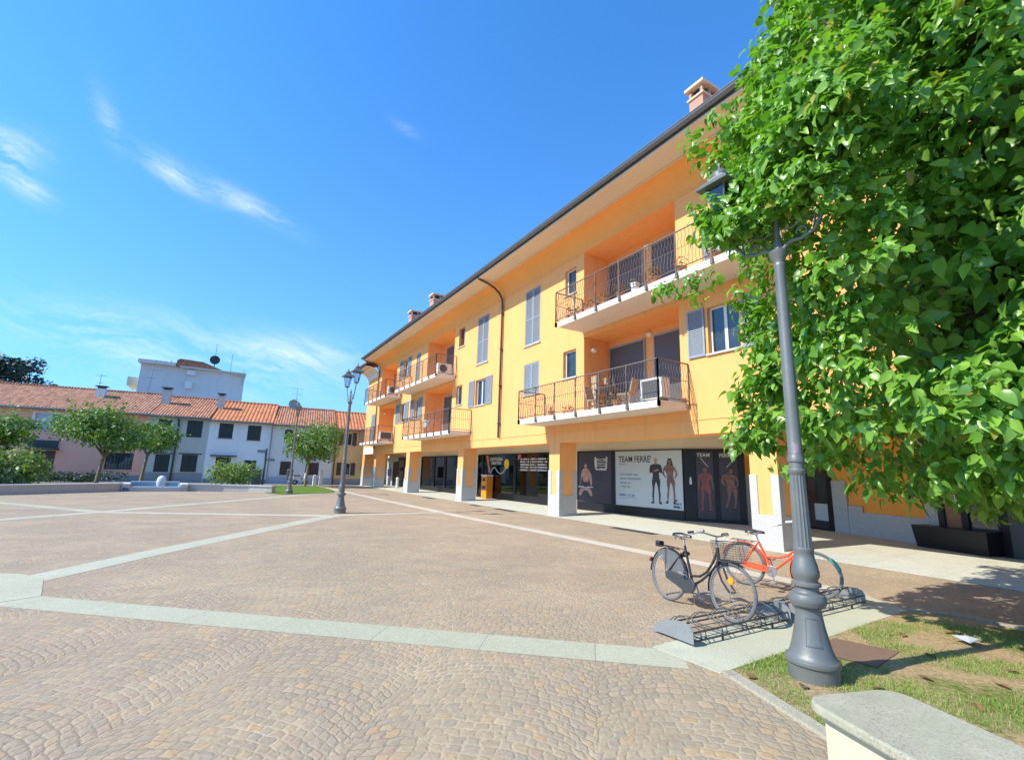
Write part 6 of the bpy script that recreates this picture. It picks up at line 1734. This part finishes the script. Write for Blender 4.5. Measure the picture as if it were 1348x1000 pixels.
# hollows: where the noise is low the shoots sit deeper inside the crown
ax = np.array([TX, TY, 0]); dp = np.clip((-.04 - S_w) * 1.2, 0, .3)
S_P[:, :2] = ax[:2] + (S_P[:, :2] - ax[:2]) * (1 - dp)[:, None]
near_side = (S_N[:, 0] * -.988 + S_N[:, 1] * -.155) > -.30
keep = (near_side | (rg.random(len(S_P)) < .45)) & ((S_w > -.13) | (rg.random(len(S_P)) < .12))
S_P, S_N = S_P[keep], S_N[keep]
def cluster(c, r_, n, N_):
    global S_P, S_N
    q = rg.normal(0, .5, (n, 3)) * np.array(r_) + np.array(c)
    S_P = np.concatenate([S_P, q]); S_N = np.concatenate([S_N, np.tile(np.array(N_, float), (n, 1)) + rg.normal(0, .25, (n, 3))])
cluster((4.55, 1.80, 5.0), (.50, .42, .55), 42, (-.9, .1, .1)); cluster((4.80, 2.98, 4.55), (.30, .36, .32), 15, (-.8, .5, 0))
cluster((5.0, 3.0, 5.75), (.5, .5, .45), 26, (-.8, .5, .2)); cluster((4.78, 2.42, 2.78), (.16, .22, .24), 4, (-.9, .3, 0)); cluster((4.85, 2.4, 4.9), (.3, .3, .4), 20, (-.9, .3, 0))
cluster((4.5, 1.95, 4.35), (.22, .3, .25), 14, (-.9, .2, 0)); cluster((4.55, 2.78, 4.35), (.2, .25, .22), 11, (-.9, .4, 0)); cluster((4.7, 2.5, 4.75), (.3, .3, .3), 18, (-.9, .3, 0)); cluster((4.75, 2.9, 4.95), (.2, .25, .2), 4, (-.9, .4, 0))
cluster((4.20, 1.72, 4.85), (.30, .30, .42), 30, (-.9, .1, .1)); cluster((4.22, 1.95, 4.25), (.20, .26, .2), 13, (-.9, .1, 0)); cluster((4.30, 2.68, 4.20), (.16, .26, .18), 14, (-.9, .4, 0))
cluster((4.36, 2.95, 4.45), (.14, .16, .14), 9, (-.9, .4, 0)); cluster((4.40, 2.40, 4.55), (.2, .25, .25), 14, (-.9, .3, 0))
cluster((5.55, 3.35, 2.25), (.3, .35, .5), 22, (-.7, .6, 0)); cluster((5.35, 3.1, 2.95), (.3, .4, .5), 24, (-.7, .6, 0))
ext = [((4.75, 4.05, 4.05), (-.55, .45, -.2)), ((4.95, 4.0, 4.12), (-.5, .4, -.2)), ((5.15, 3.9, 4.25), (-.5, .4, -.15)), ((5.4, 3.75, 4.35), (-.5, .4, -.1)), ((5.1, 3.85, 4.05), (-.5, .4, -.2)),
       ((5.25, 3.85, 6.35), (-.5, .5, .2)), ((5.35, 3.9, 6.15), (-.5, .5, .0)), ((5.55, 3.7, 5.6), (-.5, .5, .0)), ((5.5, 3.6, 5.9), (-.5, .5, .0))]
S_P = np.concatenate([S_P, np.array([e_[0] for e_ in ext])]); S_N = np.concatenate([S_N, np.array([e_[1] for e_ in ext])])
LP, LN = [], []
for p_, n_ in zip(S_P, S_N):
    n_ = n_ / np.linalg.norm(n_); m_ = int(rg.integers(14, 30)); R0 = rg.uniform(.10, .20)
    off = rg.normal(0, 1, (m_, 3)); off /= np.linalg.norm(off, axis=1, keepdims=True); off *= (rg.random((m_, 1)) ** .5)
    off[:, 2] *= .8; off[:, 2] -= .15
    LP.append(p_ + off * R0 * 1.25 + n_ * .05); LN.append(off * .75 + n_ * .45 + np.array([-.15, .03, .45]))
LP = np.concatenate(LP); LN = np.concatenate(LN)
leaves('crown', LP, LN, .118, 'leaf_big', bt_, 'ovate', .75, 5)
I_P, I_N, I_w = crown_shoots(25000, .30, .80)
I_P[:, :2] = ax[:2] + (I_P[:, :2] - ax[:2]) * (1 - np.clip((.0 - I_w) * 1.2, 0, .30))[:, None]
leaves('inner_foliage', I_P, I_N, .17, 'leaf_big', bt_, 'ovate', .6, 6)
limbs = []
for i in range(22):
    a_ = i * 2.399; z_ = 3.0 + (i * .61) % 5.2; r_ = float(np.interp(z_, rz_z, rz_r)) * .42
    limbs.append((TX + r_ * math.cos(a_), TY + r_ * math.sin(a_), z_))
trunk_mesh(bt_, (TX, TY, 0), (TX - .1, TY + .1, 2.6), .17, limbs)

# ------------------------------------------------------------------ low wall, fountain, far street furniture
def lowwall(label, pts, wd, h_):
    pts = [Vector(q) for q in pts]
    t = thing('low_wall', label, 'low wall', (*pts[0], 0))
    def ribbon(hw, z0, z1, nm, mat):
        L_, R_ = [], []
        for i, q in enumerate(pts):
            d_ = (pts[min(i + 1, len(pts) - 1)] - pts[max(i - 1, 0)]).normalized(); n_ = Vector((-d_.y, d_.x)) * hw
            L_.append(q + n_); R_.append(q - n_)
        MB().prism([tuple(q) for q in R_ + L_[::-1]], z0, z1).build(nm, mat, t)
    ribbon(wd / 2 - .04, -.02, h_ - .07, 'wall_body', 'stone_wall'); ribbon(wd / 2, h_ - .07, h_, 'coping', 'granite')
    return t
lowwall('long low curved plaza wall at the left with a pale coping', [(-14, 25.2), (-10.5, 27.9), (-7.85, 30.0), (-5.9, 31.8), (-4.45, 33.25)], .48, .43)
lowwall('low plaza wall ending at the far lawn, right of the fountain', [(-1.35, 33.75), (.3, 33.4), (1.7, 32.75), (2.9, 31.9)], .48, .40)
ft = thing('fountain', 'small stone fountain basin with a round boulder between the low walls', 'fountain', (-2.9, 33.9, 0))
XFt = frame((-1.4, 33.6), (-4.4, 33.3)); LF = 3.01
mb = MB(XFt); mb.box(.05, LF - .05, .1, .35, -.02, .20); mb.box(.03, .38, -.6, .35, -.02, .34); mb.box(LF - .38, LF - .03, -.6, .35, -.02, .34); mb.build('dark_base', 'granite_grey', ft)
mb = MB(XFt); mb.box(.40, LF - .40, .06, .30, .20, .255); mb.box(.0, .36, -1.6, .37, .34, .40); mb.box(LF - .36, LF, -1.6, .37, .34, .40); mb.box(.36, LF - .36, -1.8, -1.5, .40, .47); mb.build('rim', 'fountain_rim', ft)
mb = MB(XFt); mb.box(.36, LF - .36, -1.52, -1.46, -.02, .44); mb.box(.36, .44, -1.46, .1, -.02, .34); mb.box(LF - .44, LF - .36, -1.46, .1, -.02, .34); mb.build('basin_lining', 'fountain_in', ft)
mb = MB(XFt); mb.sheet([(.4, -1.46, .14), (LF - .4, -1.46, .14), (LF - .4, .08, .14), (.4, .08, .14)])
wm, wnt, wb = mk('fountain_water'); wb.inputs['Base Color'].default_value = (.10, .22, .30, 1); wb.inputs['Roughness'].default_value = .06; bump(wnt, wb, nz(wnt, pos(wnt), 9, 3), .02); M['water'] = wm
mb.build('water', 'water', ft, raw=True)
mb = MB(XFt); prof = [(.20, 0), (.22, .14), (.225, .28), (.21, .42), (.16, .53), (.08, .585), (.0, .60)]
mb.lathe(prof, 16, (LF * .42, -1.15, .22), rf=lambda t, z: 1 + .06 * math.sin(3 * t + z * 5)); mb.build('boulder', 'fountain_rim', ft, smooth=60)

def post(X, Y, h_, wd, label):
    t = thing('stone_post', label, 'stone post', (X, Y, 0), 'white stone posts beside the round tree')
    mb = MB(); mb.box(X - wd / 2, X + wd / 2, Y - wd / 2, Y + wd / 2, -.02, h_ - .12); mb.build('shaft', 'bollard', t, bevel=.015)
    mb = MB(); mb.add([(X - wd / 2, Y - wd / 2, h_ - .12), (X + wd / 2, Y - wd / 2, h_ - .12), (X + wd / 2, Y + wd / 2, h_ - .12), (X - wd / 2, Y + wd / 2, h_ - .12), (X, Y, h_)], [(3, 2, 1, 0), (0, 1, 4), (1, 2, 4), (2, 3, 4), (3, 0, 4)]); mb.build('cap', 'bollard', t)
post(6.85, 42.8, .95, .26, 'shorter white stone post just right of the round tree trunk'); post(7.35, 42.9, 1.42, .26, 'taller white stone post right of the round tree')
t = thing('litter_bin', 'dark litter bin on a post left of the far lamp on the lawn', 'litter bin', (4.9, 42.6, 0))
MB().lathe([(.05, 0), (.05, .6)], 10, (4.9, 42.6, 0)).build('post', 'dark_metal', t)
mb = MB(); mb.lathe([(.17, .5), (.23, .55), (.25, 1.15), (.25, 1.2), (.27, 1.22), (.18, 1.32), (.0, 1.35)], 16, (4.9, 42.6, 0)); mb.build('bin_body', 'dark_metal', t, smooth=40)
# signpost and cabinet before the white house
t = thing('signpost', 'grey signpost with small plates beside the white house wall', 'signpost', (3.15, 44.4, 0))
MB().lathe([(.09, 0), (.085, 2.9), (.0, 2.95)], 10, (3.15, 44.4, 0)).build('pole', 'utility', t, smooth=50)
mb = MB(); mb.box(2.5, 3.1, 44.36, 44.40, 2.55, 2.8); mb.build('sign_plate', 'galv', t); mb = MB(); mb.box(3.2, 3.85, 44.36, 44.40, 1.9, 2.12); mb.build('sign_plate', 'galv', t)
t = thing('utility_cabinet', 'dark green utility cabinet at the foot of the signpost', 'cabinet', (2.65, 44.5, 0))
MB().box(2.3, 3.0, 44.3, 44.7, 0, 1.15).build('cabinet_body', 'utility', t, bevel=.02); MB().box(2.26, 3.04, 44.26, 44.74, 1.15, 1.2).build('cabinet_top', 'utility', t); MB().box(2.34, 2.64, 44.285, 44.3, .1, 1.1).build('cabinet_door', 'utility', t)
# parked scooter
t = thing('scooter', 'white scooter parked against the off white house left of the round tree', 'scooter', (6.0, 44.8, 0))
for x in (5.62, 6.42):
    mb = MB(); mb.tube([(x + .17 * math.cos(i * .3927), 44.8, .22 + .17 * math.sin(i * .3927)) for i in range(16)], .055, 8, closed=True)
    mb.lathe([(.0, 0), (.1, 0)], 8, (x, 44.8, .2)); mb.build('wheel', 'tyre', t, smooth=60)
mb = MB(); mb.add([(5.5, 44.68, .45), (5.5, 44.92, .45), (6.05, 44.92, .35), (6.05, 44.68, .35), (5.42, 44.66, .72), (5.42, 44.94, .72), (6.0, 44.92, .74), (6.0, 44.68, .74)], [(3, 2, 1, 0), (4, 5, 6, 7), (0, 1, 5, 4), (1, 2, 6, 5), (2, 3, 7, 6), (3, 0, 4, 7)]); mb.box(5.95, 6.3, 44.69, 44.91, .26, .34)
mb.plate([(6.25, .28), (6.42, .34), (6.50, .95), (6.36, 1.0), (6.30, .6)], 44.62, 44.98); mb.build('bodywork', 'scooter', t, bevel=.02)
mb = MB(); mb.box(5.42, 6.02, 44.67, 44.93, .74, .82); mb.build('seat', 'saddle', t, bevel=.03)
mb = MB(); mb.tube([(6.38, 44.5, 1.05), (6.42, 44.8, 1.0), (6.38, 45.1, 1.05)], .02, 6); mb.build('handlebar', 'dark_metal', t)
mb = MB(); mb.tube([(6.44, 44.8, .95), (6.42, 44.8, .22)], .03, 6); mb.build('fork', 'dark_metal', t)
